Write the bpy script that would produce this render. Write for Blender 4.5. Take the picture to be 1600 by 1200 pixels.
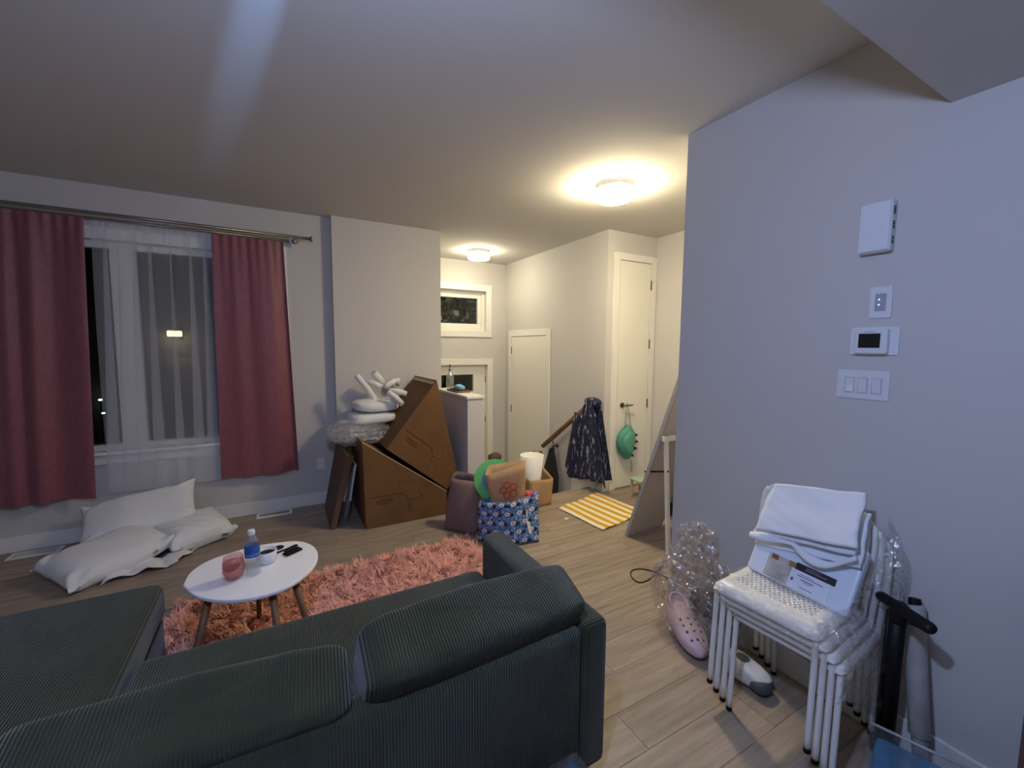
import bpy, bmesh, math, random
from mathutils import Vector, Matrix
import numpy as np
random.seed(7); rng = np.random.default_rng(7)
for o in list(bpy.data.objects): bpy.data.objects.remove(o)
S = bpy.context.scene
COL = S.collection
PI = math.pi
HC = 2.75            # ceiling height

# ------------------------------------------------------------ camera
cam_d = bpy.data.cameras.new('camera'); cam = bpy.data.objects.new('camera', cam_d); COL.objects.link(cam)
yaw, pitch, roll = map(math.radians, (29.11, 5.057, 0.426))
fwd = Vector((math.sin(yaw)*math.cos(pitch), math.cos(yaw)*math.cos(pitch), -math.sin(pitch)))
right = Vector((math.cos(yaw), -math.sin(yaw), 0)); up = right.cross(fwd)
r2 = right*math.cos(roll)+up*math.sin(roll); u2 = up*math.cos(roll)-right*math.sin(roll)
m = Matrix((r2, u2, -fwd)).transposed().to_4x4(); m.translation = Vector((0, 0, 1.55)); cam.matrix_world = m
cam_d.sensor_width = 36; cam_d.lens = 36*658.57/1600; cam_d.clip_start = .02
S.camera = cam

# ------------------------------------------------------------ world, light, exposure
w = bpy.data.worlds.new('night'); S.world = w; w.use_nodes = True
w.node_tree.nodes['Background'].inputs[0].default_value = (.010, .014, .022, 1)
w.node_tree.nodes['Background'].inputs[1].default_value = .1
S.view_settings.view_transform = 'Standard'; S.view_settings.look = 'None'
S.view_settings.exposure = 0; S.view_settings.gamma = 1; S.view_settings.use_curve_mapping = False
COOL = (.46, .59, 1.0)
def lamp(name, kind, loc, power, col, size=.1):
    d = bpy.data.lights.new(name, kind); d.energy = power; d.color = col
    if kind != 'SUN': d.shadow_soft_size = size
    o = bpy.data.objects.new(name, d); COL.objects.link(o); o.location = loc; return o
# the cool pendant over the spot where the photographer stands
lamp('pendant_light', 'POINT', (.02, .40, 2.27), 71, COOL, .035)
# added spot without a fixture, lays the narrow blue streak on the ceiling
sp = lamp('ceiling_streak_spot', 'SPOT', (.26, .42, 2.27), 105, (.25, .49, 1.0), .015)
sp.data.spot_size = math.radians(26); sp.data.spot_blend = 1; sp.scale = (.26, 1, 1)
sp.rotation_euler = (Vector((-.03, 1.95, HC))-sp.location).to_track_quat('-Z', 'Y').to_euler()

# ------------------------------------------------------------ materials
MATS = {}
def nt(name):
    m = bpy.data.materials.new(name); m.use_nodes = True; MATS[name] = m
    n = m.node_tree; return m, n, n.nodes['Principled BSDF'], n.nodes['Material Output']
def coords(n, scale=(1, 1, 1), rand=False):
    tc = n.nodes.new('ShaderNodeTexCoord'); mp = n.nodes.new('ShaderNodeMapping'); mp.inputs['Scale'].default_value = scale
    n.links.new(tc.outputs['Object'], mp.inputs[0])
    if rand:
        oi = n.nodes.new('ShaderNodeObjectInfo'); mu = n.nodes.new('ShaderNodeMath'); mu.operation = 'MULTIPLY'; mu.inputs[1].default_value = 37
        n.links.new(oi.outputs['Random'], mu.inputs[0]); n.links.new(mu.outputs[0], mp.inputs['Location'])
    return mp.outputs[0]
def noise(n, vec, scale, detail=3, rough=.5):
    t = n.nodes.new('ShaderNodeTexNoise'); t.inputs['Scale'].default_value = scale; t.inputs['Detail'].default_value = detail; t.inputs['Roughness'].default_value = rough
    n.links.new(vec, t.inputs['Vector']); return t.outputs[0]
def ramp(n, fac, stops):
    r = n.nodes.new('ShaderNodeValToRGB'); e = r.color_ramp.elements
    while len(e) > 1: e.remove(e[-1])
    e[0].position = stops[0][0]; e[0].color = (*stops[0][1], 1)
    for p, c in stops[1:]:
        x = e.new(p); x.color = (*c, 1)
    n.links.new(fac, r.inputs[0]); return r.outputs[0]
def bump(n, b, h, strength, dist):
    u = n.nodes.new('ShaderNodeBump'); u.inputs['Strength'].default_value = strength; u.inputs['Distance'].default_value = dist
    n.links.new(h, u.inputs['Height']); n.links.new(u.outputs[0], b.inputs['Normal'])
def M(name, col, rough=.6, metal=0, var=0, vscale=8, bmp=0, bscale=60, bdist=.003, stretch=(1, 1, 1), sheen=0, spec=.5, coat=0):
    m, n, b, o = nt(name)
    b.inputs['Base Color'].default_value = (*col, 1); b.inputs['Roughness'].default_value = rough; b.inputs['Metallic'].default_value = metal
    b.inputs['Specular IOR Level'].default_value = spec; b.inputs['Sheen Weight'].default_value = sheen; b.inputs['Coat Weight'].default_value = coat
    if var or bmp: v = coords(n, stretch)
    if var:
        lo = tuple(max(0, c*(1-var)) for c in col); hi = tuple(min(1, c*(1+var)) for c in col)
        n.links.new(ramp(n, noise(n, v, vscale, 5), [(.3, lo), (.7, hi)]), b.inputs['Base Color'])
    if bmp: bump(n, b, noise(n, v, bscale, 4), bmp, bdist)
    return m
def EM(name, col, strength):
    m, n, b, o = nt(name); b.inputs['Base Color'].default_value = (.9, .9, .88, 1)
    b.inputs['Emission Color'].default_value = (*col, 1); b.inputs['Emission Strength'].default_value = strength; return m
def THIN(name, tint, gloss=.08, rough=.03, diff=0, dcol=(.9, .9, .92), transl=False, crink=0):
    m, n, b, o = nt(name); n.nodes.remove(b)
    t = n.nodes.new('ShaderNodeBsdfTransparent'); t.inputs[0].default_value = (*tint, 1)
    g = n.nodes.new('ShaderNodeBsdfGlossy'); g.inputs['Roughness'].default_value = rough; g.inputs[0].default_value = (.95, .95, .95, 1)
    x = n.nodes.new('ShaderNodeMixShader'); x.inputs[0].default_value = gloss
    if crink:
        u = n.nodes.new('ShaderNodeBump'); u.inputs['Strength'].default_value = 1; u.inputs['Distance'].default_value = .03
        n.links.new(noise(n, coords(n), crink, 3, .6), u.inputs['Height']); n.links.new(u.outputs[0], g.inputs['Normal'])
    n.links.new(t.outputs[0], x.inputs[1]); n.links.new(g.outputs[0], x.inputs[2]); out = x.outputs[0]
    if diff:
        d = n.nodes.new('ShaderNodeBsdfDiffuse'); d.inputs[0].default_value = (*dcol, 1); ds = d.outputs[0]
        if transl:
            tr = n.nodes.new('ShaderNodeBsdfTranslucent'); tr.inputs[0].default_value = (*dcol, 1)
            y0 = n.nodes.new('ShaderNodeMixShader'); y0.inputs[0].default_value = .45
            n.links.new(ds, y0.inputs[1]); n.links.new(tr.outputs[0], y0.inputs[2]); ds = y0.outputs[0]
        y = n.nodes.new('ShaderNodeMixShader'); y.inputs[0].default_value = diff
        n.links.new(out, y.inputs[1]); n.links.new(ds, y.inputs[2]); out = y.outputs[0]
    n.links.new(out, o.inputs[0]); return m
def CORD(name, col, axis, pitch):
    m, n, b, o = nt(name); v = coords(n)
    wv = n.nodes.new('ShaderNodeTexWave'); wv.wave_type = 'BANDS'; wv.bands_direction = axis; wv.wave_profile = 'SIN'
    wv.inputs['Scale'].default_value = 2*PI/(20*pitch); wv.inputs['Distortion'].default_value = .25; wv.inputs['Detail'].default_value = 1; wv.inputs['Detail Scale'].default_value = .4
    n.links.new(v, wv.inputs['Vector'])
    lo = tuple(c*.72 for c in col); hi = tuple(c*1.3 for c in col)
    n.links.new(ramp(n, noise(n, v, 7, 5), [(.3, lo), (.7, hi)]), b.inputs['Base Color'])
    b.inputs['Roughness'].default_value = .85; b.inputs['Sheen Weight'].default_value = .2; b.inputs['Sheen Roughness'].default_value = .5; b.inputs['Specular IOR Level'].default_value = .25
    bump(n, b, wv.outputs[0], .85, .004); return m
def WOOD(name, a, c, rough=.45, stretch=(1.2, 14, 14), rand=True, sc=2.2):
    m, n, b, o = nt(name); v = coords(n, stretch, rand)
    f = noise(n, v, sc, 8, .62)
    col = ramp(n, f, [(.25, a), (.5, tuple((x+y)/2 for x, y in zip(a, c))), (.75, c)])
    if rand:
        oi = n.nodes.new('ShaderNodeObjectInfo'); hs = n.nodes.new('ShaderNodeHueSaturation')
        mr = n.nodes.new('ShaderNodeMapRange'); mr.inputs[3].default_value = .89; mr.inputs[4].default_value = 1.09
        n.links.new(oi.outputs['Random'], mr.inputs[0]); n.links.new(mr.outputs[0], hs.inputs['Value']); n.links.new(col, hs.inputs['Color']); col = hs.outputs[0]
    n.links.new(col, b.inputs['Base Color']); b.inputs['Roughness'].default_value = rough; b.inputs['Specular IOR Level'].default_value = .35
    bump(n, b, f, .12, .002); return m

wall_m = M('wall_paint', (.575, .56, .545), .85, bmp=.05, bscale=220, bdist=.001)
ceil_m = M('ceiling_paint', (.60, .585, .57), .9, bmp=.05, bscale=200, bdist=.001)
white_m = M('white_trim', (.78, .77, .74), .45)
door_m = M('door_paint', (.80, .78, .72), .5)
plank_m = WOOD('oak_plank', (.205, .160, .122), (.415, .338, .265))
curt_m = M('rose_satin', (.235, .068, .090), .5, var=.12, vscale=60, bmp=.15, bscale=400, bdist=.001, sheen=.2, stretch=(1, 1, .3))
sheer_m = THIN('sheer_voile', (1, 1, 1), .0, .3, .27, (.88, .90, .97), True)
glass_m = THIN('window_glass', (.93, .95, .95), .04, .01)
steel_m = M('brushed_steel', (.30, .29, .28), .35, 1)
bronze_m = M('aged_bronze', (.22, .18, .13), .4, .9)
cordX = CORD('green_corduroy_vertical', (.021, .0265, .0115), 'X', .0088)
cordY = CORD('green_corduroy_arm', (.021, .0265, .0115), 'Y', .0088)
card_m = M('cardboard', (.15, .072, .022), .85, var=.14, vscale=5, bmp=.08, bscale=90)
carddk_m = M('dark_cardboard', (.13, .072, .050), .85, var=.15, vscale=6)
edge_m = M('cardboard_cut_edge', (.52, .36, .22), .9)
ink_m = M('carton_print', (.085, .038, .014), .9)
foam_m = M('white_foam', (.80, .80, .80), .75, bmp=.15, bscale=60)
plast_m = THIN('clear_plastic_film', (.97, .97, .98), .26, .08, .035, (.9, .92, .95), True, 14)
bubble_m = THIN('bubble_wrap', (.97, .97, .98), .24, .12, .18, (.92, .93, .95), True, 26)
pillow_m = M('pillow_cotton', (.80, .81, .83), .9, bmp=.12, bscale=26, bdist=.01)
linen_m = M('folded_linen', (.80, .84, .90), .9, bmp=.12, bscale=11, bdist=.01)
chairw_m = M('white_lacquered_steel', (.84, .84, .82), .32, coat=.2)
black_m = M('black_plastic', (.004, .004, .005), .5, spec=.25)
matblack_m = M('black_fabric', (.010, .010, .013), .85, bmp=.2, bscale=80)
gap_m = M('shadow_gap_black', (.02, .02, .02), .9)
kraft_m = M('kraft_paper', (.47, .29, .155), .85, var=.12, vscale=9, bmp=.35, bscale=14, bdist=.01)
red_m = M('red_print', (.50, .06, .03), .8)
sack_m = M('mauve_sack', (.21, .135, .12), .85, bmp=.4, bscale=9, bdist=.02, var=.1)

# ------------------------------------------------------------ mesh helpers
class MB:
    def __init__(s): s.v = []; s.f = []
    def add(s, vs, fs):
        k = len(s.v); s.v += [tuple(map(float, p)) for p in vs]; s.f += [tuple(i+k for i in f) for f in fs]; return s
    def box(s, x0, x1, y0, y1, z0, z1):
        return s.hexa([(x0, y0, z0), (x1, y0, z0), (x1, y1, z0), (x0, y1, z0)], [(x0, y0, z1), (x1, y0, z1), (x1, y1, z1), (x0, y1, z1)])
    def hexa(s, b, t):
        return s.add(list(b)+list(t), [(3, 2, 1, 0), (4, 5, 6, 7), (0, 1, 5, 4), (1, 2, 6, 5), (2, 3, 7, 6), (3, 0, 4, 7)])
    def obox(s, o, a, b, c):
        o, a, b, c = map(Vector, (o, a, b, c)); return s.hexa([o, o+a, o+a+b, o+b], [o+c, o+a+c, o+a+b+c, o+b+c])
    def prism(s, poly, vec):
        n = len(poly); vec = Vector(vec); P = [Vector(p) for p in poly]
        return s.add(P+[p+vec for p in P], [tuple(range(n-1, -1, -1)), tuple(range(n, 2*n))]+[(i, (i+1) % n, n+(i+1) % n, n+i) for i in range(n)])
    def tube(s, pts, r, n=10, caps=True, flat=1):
        P = [Vector(p) for p in pts]; R = r if isinstance(r, (list, tuple)) else [r]*len(P)
        t0 = (P[1]-P[0]).normalized(); a = t0.orthogonal().normalized(); rings = []
        for i, p in enumerate(P):
            t = (P[min(i+1, len(P)-1)]-P[max(i-1, 0)]).normalized()
            a = (a-t*a.dot(t)).normalized(); b = t.cross(a)
            rings.append([p+(a*math.cos(2*PI*k/n)+b*math.sin(2*PI*k/n)*flat)*R[i] for k in range(n)])
        vs = [q for g in rings for q in g]; fs = []
        for i in range(len(P)-1):
            for k in range(n): fs.append((i*n+k, i*n+(k+1) % n, (i+1)*n+(k+1) % n, (i+1)*n+k))
        if caps: fs += [tuple(range(n-1, -1, -1)), tuple((len(P)-1)*n+k for k in range(n))]
        return s.add(vs, fs)
    def lathe(s, prof, n=28, c=(0, 0, 0), caps=True):
        vs = [(c[0]+r*math.cos(2*PI*k/n), c[1]+r*math.sin(2*PI*k/n), c[2]+z) for r, z in prof for k in range(n)]
        fs = [(i*n+k, i*n+(k+1) % n, (i+1)*n+(k+1) % n, (i+1)*n+k) for i in range(len(prof)-1) for k in range(n)]
        if caps: fs += [tuple(range(n-1, -1, -1)), tuple((len(prof)-1)*n+k for k in range(n))]
        return s.add(vs, fs)
    def grid(s, fn, nu, nv, closed=False):
        vs = [fn(i/nu, j/nv) for j in range(nv+1) for i in range(nu+1)]
        return s.add(vs, [(j*(nu+1)+i, j*(nu+1)+i+1, (j+1)*(nu+1)+i+1, (j+1)*(nu+1)+i) for j in range(nv) for i in range(nu)])
    def blob(s, c, rx, ry, rz, e=1.0, nu=28, nv=16, fn=None):
        def sp(x): return math.copysign(abs(x)**e, x)
        vs = []
        for j in range(nv+1):
            b = -PI/2+PI*j/nv
            for i in range(nu):
                a = 2*PI*i/nu; p = Vector((rx*sp(math.cos(b))*sp(math.cos(a)), ry*sp(math.cos(b))*sp(math.sin(a)), rz*sp(math.sin(b))))
                if fn: p = fn(p, a, b)
                vs.append(Vector(c)+p)
        return s.add(vs, [(j*nu+i, j*nu+(i+1) % nu, (j+1)*nu+(i+1) % nu, (j+1)*nu+i) for j in range(nv) for i in range(nu)])
    def xf(s, mat): s.v = [tuple(mat @ Vector(p)) for p in s.v]; return s
    def build(s, name, mat, parent=None, smooth=False, bevel=0, solid=0, subsurf=0, seg=2, origin=None):
        me = bpy.data.meshes.new(name); off = Vector((0, 0, 0))
        if parent is not None:
            off = Vector(parent.location)
            q = parent.parent
            while q is not None: off += Vector(q.location); q = q.parent
        else:
            a = np.array(s.v); off = Vector((float((a[:, 0].min()+a[:, 0].max())/2), float((a[:, 1].min()+a[:, 1].max())/2), float(a[:, 2].min()))) if origin is None else Vector(origin)
        me.from_pydata([tuple(Vector(p)-off) for p in s.v], [], s.f); me.validate(); me.update()
        bm = bmesh.new(); bm.from_mesh(me); bmesh.ops.recalc_face_normals(bm, faces=bm.faces); bm.to_mesh(me); bm.free()
        if smooth: me.shade_smooth()
        me.materials.append(mat); o = bpy.data.objects.new(name, me); COL.objects.link(o)
        if parent is not None: o.parent = parent
        else: o.location = off
        if solid: d = o.modifiers.new('solid', 'SOLIDIFY'); d.thickness = solid; d.offset = 0
        if subsurf: d = o.modifiers.new('sub', 'SUBSURF'); d.levels = d.render_levels = subsurf
        if bevel: d = o.modifiers.new('bev', 'BEVEL'); d.width = bevel; d.segments = seg; d.limit_method = 'ANGLE'; d.angle_limit = math.radians(40)
        return o
def B(x0, x1, y0, y1, z0, z1): return MB().box(x0, x1, y0, y1, z0, z1)
def tag(o, label, cat, group=None):
    o['label'] = label; o['category'] = cat
    if group: o['group'] = group
    return o
def thing(name, label, cat, loc, group=None):
    o = bpy.data.objects.new(name, None); COL.objects.link(o); o.location = loc; o.empty_display_size = .05
    return tag(o, label, cat, group)
def struct(o): o['kind'] = 'structure'; return o
def arc(c, r, a0, a1, n, ax=Vector((1, 0, 0)), ay=Vector((0, 0, 1))):
    return [Vector(c)+ax*r*math.cos(a0+(a1-a0)*i/n)+ay*r*math.sin(a0+(a1-a0)*i/n) for i in range(n+1)]
def smoothpath(pts, n=6):
    P = [Vector(p) for p in pts]; out = []
    for i in range(len(P)-1):
        p0, p1, p2, p3 = P[max(i-1, 0)], P[i], P[i+1], P[min(i+2, len(P)-1)]
        for k in range(n):
            t = k/n; out.append(.5*((2*p1)+(p2-p0)*t+(2*p0-5*p1+4*p2-p3)*t*t+(3*p1-p0-3*p2+p3)*t**3))
    return out+[P[-1]]
def wob(x, y, z, k=1.0):
    return (math.sin(x*13.1*k+1.3*y*k+2)+math.sin(y*11.7*k+z*3.1*k+.7)+math.sin(z*12.3*k+x*5.2*k+4)+.6*math.sin((x+y-z)*27*k))/3.6

# ------------------------------------------------------------ structure
XR = 2.08; YC = 1.704                       # right wall plane and its far corner
fl = MB().box(-2.9, 3.75, -2.3, 3.385, -.2, -.012).box(-2.9, 3.0, 3.385, 3.57, -.2, -.012).box(-2.9, 1.49, 3.57, 4.45, -.2, -.012)
floor = struct(fl.build('floor', plank_m, origin=(0, 0, -.2)))
def plank_mesh(L, W):
    h = .012; e = .0009
    return MB().hexa([(0, 0, 0), (L, 0, 0), (L, W, 0), (0, W, 0)], [(0, 0, h-e), (L, 0, h-e), (L, W, h-e), (0, W, h-e)]).hexa(
        [(0, 0, h-e), (L, 0, h-e), (L, W, h-e), (0, W, h-e)], [(e, e, h), (L-e, e, h), (L-e, W-e, h), (e, W-e, h)])
pm = {}
def plank(x0, x1, y0, y1):
    key = (round(x1-x0, 3), round(y1-y0, 3))
    if key not in pm:
        mb = plank_mesh(*key); me = bpy.data.meshes.new('plank'); me.from_pydata(mb.v, [], mb.f); me.update(); me.materials.append(plank_m); pm[key] = me
    o = bpy.data.objects.new('plank', pm[key]); COL.objects.link(o); o.parent = floor; o.location = (x0, y0, -.012+.2)
W_, L_ = .18, 1.22
k = -22
while True:
    y0 = 3.57+k*W_; y1 = min(y0+W_-.0006, 4.43)
    if y0 > 4.42: break
    xmax = 3.70 if y1 < 3.392 else (3.0 if y1 < 3.575 else 1.487)
    if y1 < YC-.12: xmax = XR-.002
    x = -2.6-((k*.437) % 1)*L_
    while x < xmax-.01:
        xe = min(x+L_-.0006, xmax)
        if xe > -2.6 and xe-x > .02: plank(max(x, -2.6), xe, y0, y1)
        x += L_
    k += 1
def wall(name, mb): return struct(mb.build(name, wall_m))
wall('wall_back', B(-3.05, 3.9, -2.45, -2.3, -.2, 2.85))
wall('wall_left', B(-3.05, -2.9, -2.3, 4.6, -.2, 2.85))
YW = 4.43
# window wall with its opening
WX0, WX1, WZ0, WZ1 = -2.11, .02, .68, 2.35
wall('wall_window', MB().box(-2.9, WX0, YW, YW+.16, -.2, 2.85).box(WX1, .49, YW, YW+.16, -.2, 2.85).box(WX0, WX1, YW, YW+.16, -.2, WZ0).box(WX0, WX1, YW, YW+.16, WZ1, 2.85))
wall('wall_pillar', B(.482, 1.541, 4.34, 5.75, -.9, 2.85))
wall('wall_right', B(XR, XR+.12, -2.3, YC, -.2, 2.85))
wall('wall_hall_near', B(XR+.12, 3.82, YC-.12, YC, -.2, 2.85))
wall('wall_hall_end', B(3.70, 3.82, YC, 3.385, -.2, 2.85))
wall('wall_closet', B(3.0, 3.82, 3.385, 3.50, -.2, 2.85))
wall('wall_entry_right', B(3.0, 3.12, 3.50, 5.6, -.95, 2.85))
# entry back wall: transom window and door openings
DX0, DX1 = 1.785, 2.695
TX0, TX1, TZ0, TZ1 = 1.80, 2.68, 1.77, 2.345
wall('wall_entry_back', MB().box(1.541, DX0-.02, 5.6, 5.75, -.95, 2.85).box(TX1, DX1+.02, 5.6, 5.75, 1.30, 2.85).box(DX1+.02, 3.12, 5.6, 5.75, -.95, 2.85)
     .box(DX0-.02, TX1, 5.6, 5.75, 1.30, TZ0).box(DX0-.02, TX1, 5.6, 5.75, TZ1, 2.85).box(DX0-.02, TX0, 5.6, 5.75, TZ0, TZ1))
struct(B(-3.05, 3.9, -2.45, 5.78, HC, HC+.12).build('ceiling', ceil_m))
struct(B(-2.9, XR, -2.3, .612, 2.406, HC).build('ceiling_bulkhead', ceil_m))
pony = struct(B(1.487, 1.64, 3.49, 4.34, -.9, 1.075).build('wall_pony', wall_m))
MB().box(1.475, 1.652, 3.478, 4.34, 1.075, 1.10).build('cap_board', white_m, pony, bevel=.004)
# stairs down to the entry landing
st = struct(B(1.541, 3.0, 4.35, 5.6, -.95, -.75).build('stairs', plank_m))
for i in range(3):
    y = 3.57+.26*i; z = -.1875*(i+1)
    B(1.64, 3.0, y, y+.28, z-.03, z).build('tread', plank_m, st)
    B(1.64, 3.0, y, y+.02, z, z+.1875-.012).build('riser', white_m, st)
B(1.64, 3.0, 4.35, 4.37, -.75, -.5625).build('riser', white_m, st)
B(1.49, 3.0, 3.545, 3.585, -.03, .004).build('nosing', plank_m, st, bevel=.008)
B(2.982, 3.0, 3.50, 3.90, -.2, .10).build('skirt_board', white_m, st)
# baseboards
def base(name, mb): struct(mb.build(name, white_m, bevel=.003))
base('baseboard_window', B(-2.9, .482, YW-.013, YW, 0, .115))
base('baseboard_pillar', B(.482, 1.487, 4.327, 4.34, 0, .115))
base('baseboard_right', B(XR-.014, XR, -2.3, YC, 0, .125))
base('baseboard_closet', MB().box(3.0, 3.08, 3.372, 3.385, 0, .115))
base('baseboard_hall', B(3.687, 3.70, YC, 3.385, 0, .115))
base('baseboard_left', B(-2.9, -2.887, -2.3, YW-.013, 0, .115))

# windows
def frame(mb, x0, x1, z0, z1, t, y0, y1):
    return mb.box(x0, x1, y0, y1, z1-t, z1).box(x0, x1, y0, y1, z0, z0+t).box(x0, x0+t, y0, y1, z0+t, z1-t).box(x1-t, x1, y0, y1, z0+t, z1-t)
win = struct(frame(MB(), WX0, WX1, WZ0, WZ1, .06, YW+.05, YW+.12).build('window_1', white_m))
B(-1.12, -.97, YW+.05, YW+.12, WZ0+.06, WZ1-.06).build('mullion', white_m, win)
B(WX0+.06, -1.12, YW+.082, YW+.088, WZ0+.06, WZ1-.06).build('pane', glass_m, win)
B(-.97, WX1-.06, YW+.082, YW+.088, WZ0+.06, WZ1-.06).build('pane', glass_m, win)
frame(MB(), WX0-.085, WX1+.085, WZ0-.085, WZ1+.085, .09, YW-.018, YW).build('casing', white_m, win, bevel=.003)
B(WX0-.1, WX1+.1, YW-.05, YW+.05, WZ0-.005, WZ0+.02).build('sill', white_m, win, bevel=.004)
frame(MB(), WX0, WX1, WZ0, WZ1, .006, YW, YW+.05).build('jamb', white_m, win)
tr = struct(frame(MB(), TX0, TX1, TZ0, TZ1, .05, 5.66, 5.74).build('window_2', white_m))
frame(MB(), TX0+.05, TX1-.05, TZ0+.05, TZ1-.05, .055, 5.67, 5.72).build('sash', white_m, tr, bevel=.004)
B(TX0+.1, TX1-.1, 5.692, 5.698, TZ0+.1, TZ1-.1).build('pane', glass_m, tr)
frame(MB(), TX0-.085, TX1+.085, TZ0-.085, TZ1+.085, .09, 5.582, 5.6).build('casing', white_m, tr, bevel=.003)

# doors
def hinge(parent, o, a, b, c): MB().obox(o, a, b, c).build('hinge', bronze_m, parent)
def lever(parent, p, n, along):
    p, n, al = Vector(p), Vector(n), Vector(along)
    MB().tube([p, p+n*.012], .028, 20).build('rose', bronze_m, parent, bevel=.003)
    MB().tube([p+n*.012, p+n*.05, p+n*.055+al*.01, p+n*.055+al*.11], [.010, .010, .010, .008], 12).build('lever', bronze_m, parent, smooth=True)
d1 = struct(MB().box(DX0, 1.98, 5.66, 5.705, -.745, 1.28).box(2.5, DX1, 5.66, 5.705, -.745, 1.28).box(1.98, 2.5, 5.66, 5.705, 1.145, 1.28).box(1.98, 2.5, 5.66, 5.705, -.745, .893).build('door_1', door_m))
frame(MB(), 1.955, 2.525, .868, 1.17, .028, 5.645, 5.66).build('lite_moulding', white_m, d1, bevel=.005)
B(1.98, 2.5, 5.68, 5.686, .893, 1.145).build('pane', glass_m, d1)
MB().box(DX1+.005, DX1+.09, 5.582, 5.6, -.75, 1.37).box(DX0-.09, DX0-.005, 5.582, 5.6, -.75, 1.37).box(DX0-.005, DX1+.005, 5.582, 5.6, 1.285, 1.37).build('casing', white_m, d1, bevel=.003)
MB().box(DX1+.003, DX1+.02, 5.6, 5.75, -.75, 1.30).box(DX0-.02, DX0-.003, 5.6, 5.75, -.75, 1.30).box(DX0-.02, DX1+.02, 5.6, 5.75, 1.283, 1.30).build('jamb', white_m, d1)
for z in (1.02, .42, -.5): hinge(d1, (DX1-.004, 5.645, z), (.012, 0, 0), (0, .016, 0), (0, 0, .10))
d2 = struct(B(2.985, 2.9995, 4.485, 5.375, -.745, 1.69).build('door_2', door_m))
MB().box(2.978, 2.9995, 4.395, 4.478, -.75, 1.78).box(2.978, 2.9995, 5.382, 5.465, -.75, 1.78).box(2.978, 2.9995, 4.478, 5.382, 1.697, 1.78).build('casing', white_m, d2, bevel=.003)
for z in (1.45, .60, -.4): hinge(d2, (2.976, 5.372, z), (.012, 0, 0), (0, .012, 0), (0, 0, .10))
lever(d2, (2.985, 4.56, .165), (-1, 0, 0), (0, 1, 0))
d3 = struct(B(3.166, 3.610, 3.371, 3.3845, .018, 2.455).build('door_3', door_m))
MB().box(3.083, 3.158, 3.365, 3.3845, 0, 2.535).box(3.618, 3.693, 3.365, 3.3845, 0, 2.535).box(3.158, 3.618, 3.365, 3.3845, 2.463, 2.535).build('casing', white_m, d3, bevel=.003)
for z in (2.18, 1.54, .88): hinge(d3, (3.607, 3.362, z), (.014, 0, 0), (0, .012, 0), (0, 0, .10))
lever(d3, (3.237, 3.371, .93), (0, -1, 0), (1, 0, 0))

# ------------------------------------------------------------ outdoors at night
ast_m = M('night_asphalt', (.05, .05, .052), .9); sid_m = M('dark_siding', (.10, .11, .12), .8)
struct(B(-14, 10, 5.8, 30, -1.2, -1.0).build('ground', ast_m))
nh = thing('added_house_front', 'dark house front added outdoors to carry the reflected-lamp glow', 'house', (-2.2, 13.6, -1.0))  # house front added so the glow has a wall to light
B(-7, 3, 13.4, 14, -1.0, 6).build('wall', sid_m, nh)
B(-2.42, -1.6, 13.34, 13.4, -.9, 1.2).build('door', M('glow_column_paint', (.30, .28, .24), .6), nh)  # added panel, catches the glow as the reflected column of light
pl = thing('lamp_reflection_block', 'glowing warm block added outdoors, imitating a lamp reflected in the window', 'lamp', (-2.19, 13.3, 1.7))  # added glowing block, imitates a lamp reflected in the window glass
B(-2.28, -2.08, 13.33, 13.4, 1.68, 1.92).build('backplate', black_m, pl)
B(-2.34, -2.06, 13.16, 13.33, 1.74, 1.88).build('glow_block', EM('reflected_lamp_glow', (1, .72, .30), 3.2), pl, bevel=.02)
lamp('reflected_lamp_glow', 'POINT', (-2.19, 13.05, 1.65), 5, (1, .75, .4), .08)  # added point light, washes the column below the imitated reflection
for i, (p, lab) in enumerate((((-3.63, 13.15, .25), 'tiny white garden light, upper one beside the dark house'), ((-3.58, 13.1, -.06), 'tiny white garden light, lower one beside the dark house'))):
    g = thing('garden_light', lab, 'lamp', (p[0], p[1], -1.0))
    MB().lathe([(.012, 0), (.012, p[2]+1-.03)], 8, (p[0], p[1], -1)).build('stake', black_m, g)
    MB().blob(p, .035, .035, .02, 1, 12, 8).build('bulb', EM('garden_glow%d' % i, (.9, .95, 1), (9, 3)[i]), g, smooth=True)
tree = thing('garden_tree', 'leafy tree lit by an added spot, beyond the transom window', 'tree', (2.3, 7.6, -1.0))
MB().tube([(2.3, 7.6, -1), (2.34, 7.62, .6), (2.25, 7.58, 1.8), (2.3, 7.6, 2.6)], [.09, .075, .06, .03], 8).build('trunk', M('tree_bark', (.08, .06, .05), .9), tree, smooth=True)
lf = MB()
for i in range(900):
    c = Vector((2.3+rng.normal()*.55, 7.6+rng.normal()*.45, 2.3+rng.normal()*.42))
    a = Vector(rng.normal(size=3)).normalized(); b = a.orthogonal().normalized(); s_ = .06+.06*rng.random()
    lf.add([c-a*s_, c+b*s_*.45, c+a*s_, c-b*s_*.45], [(0, 1, 2, 3)])
fo = lf.build('foliage', M('glossy_leaf', (.05, .065, .04), .35, var=.4, vscale=9), tree); fo['kind'] = 'stuff'
pw_ = lamp('tree_sparkle_spot', 'SPOT', (1.2, 6.0, 2.3), 300, (1, .92, .8), .03); pw_.data.spot_size = math.radians(75); pw_.rotation_euler = (Vector((2.3, 7.6, 2.3))-pw_.location).to_track_quat('-Z', 'Y').to_euler()  # added spot with no fixture, makes the leaves sparkle

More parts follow.
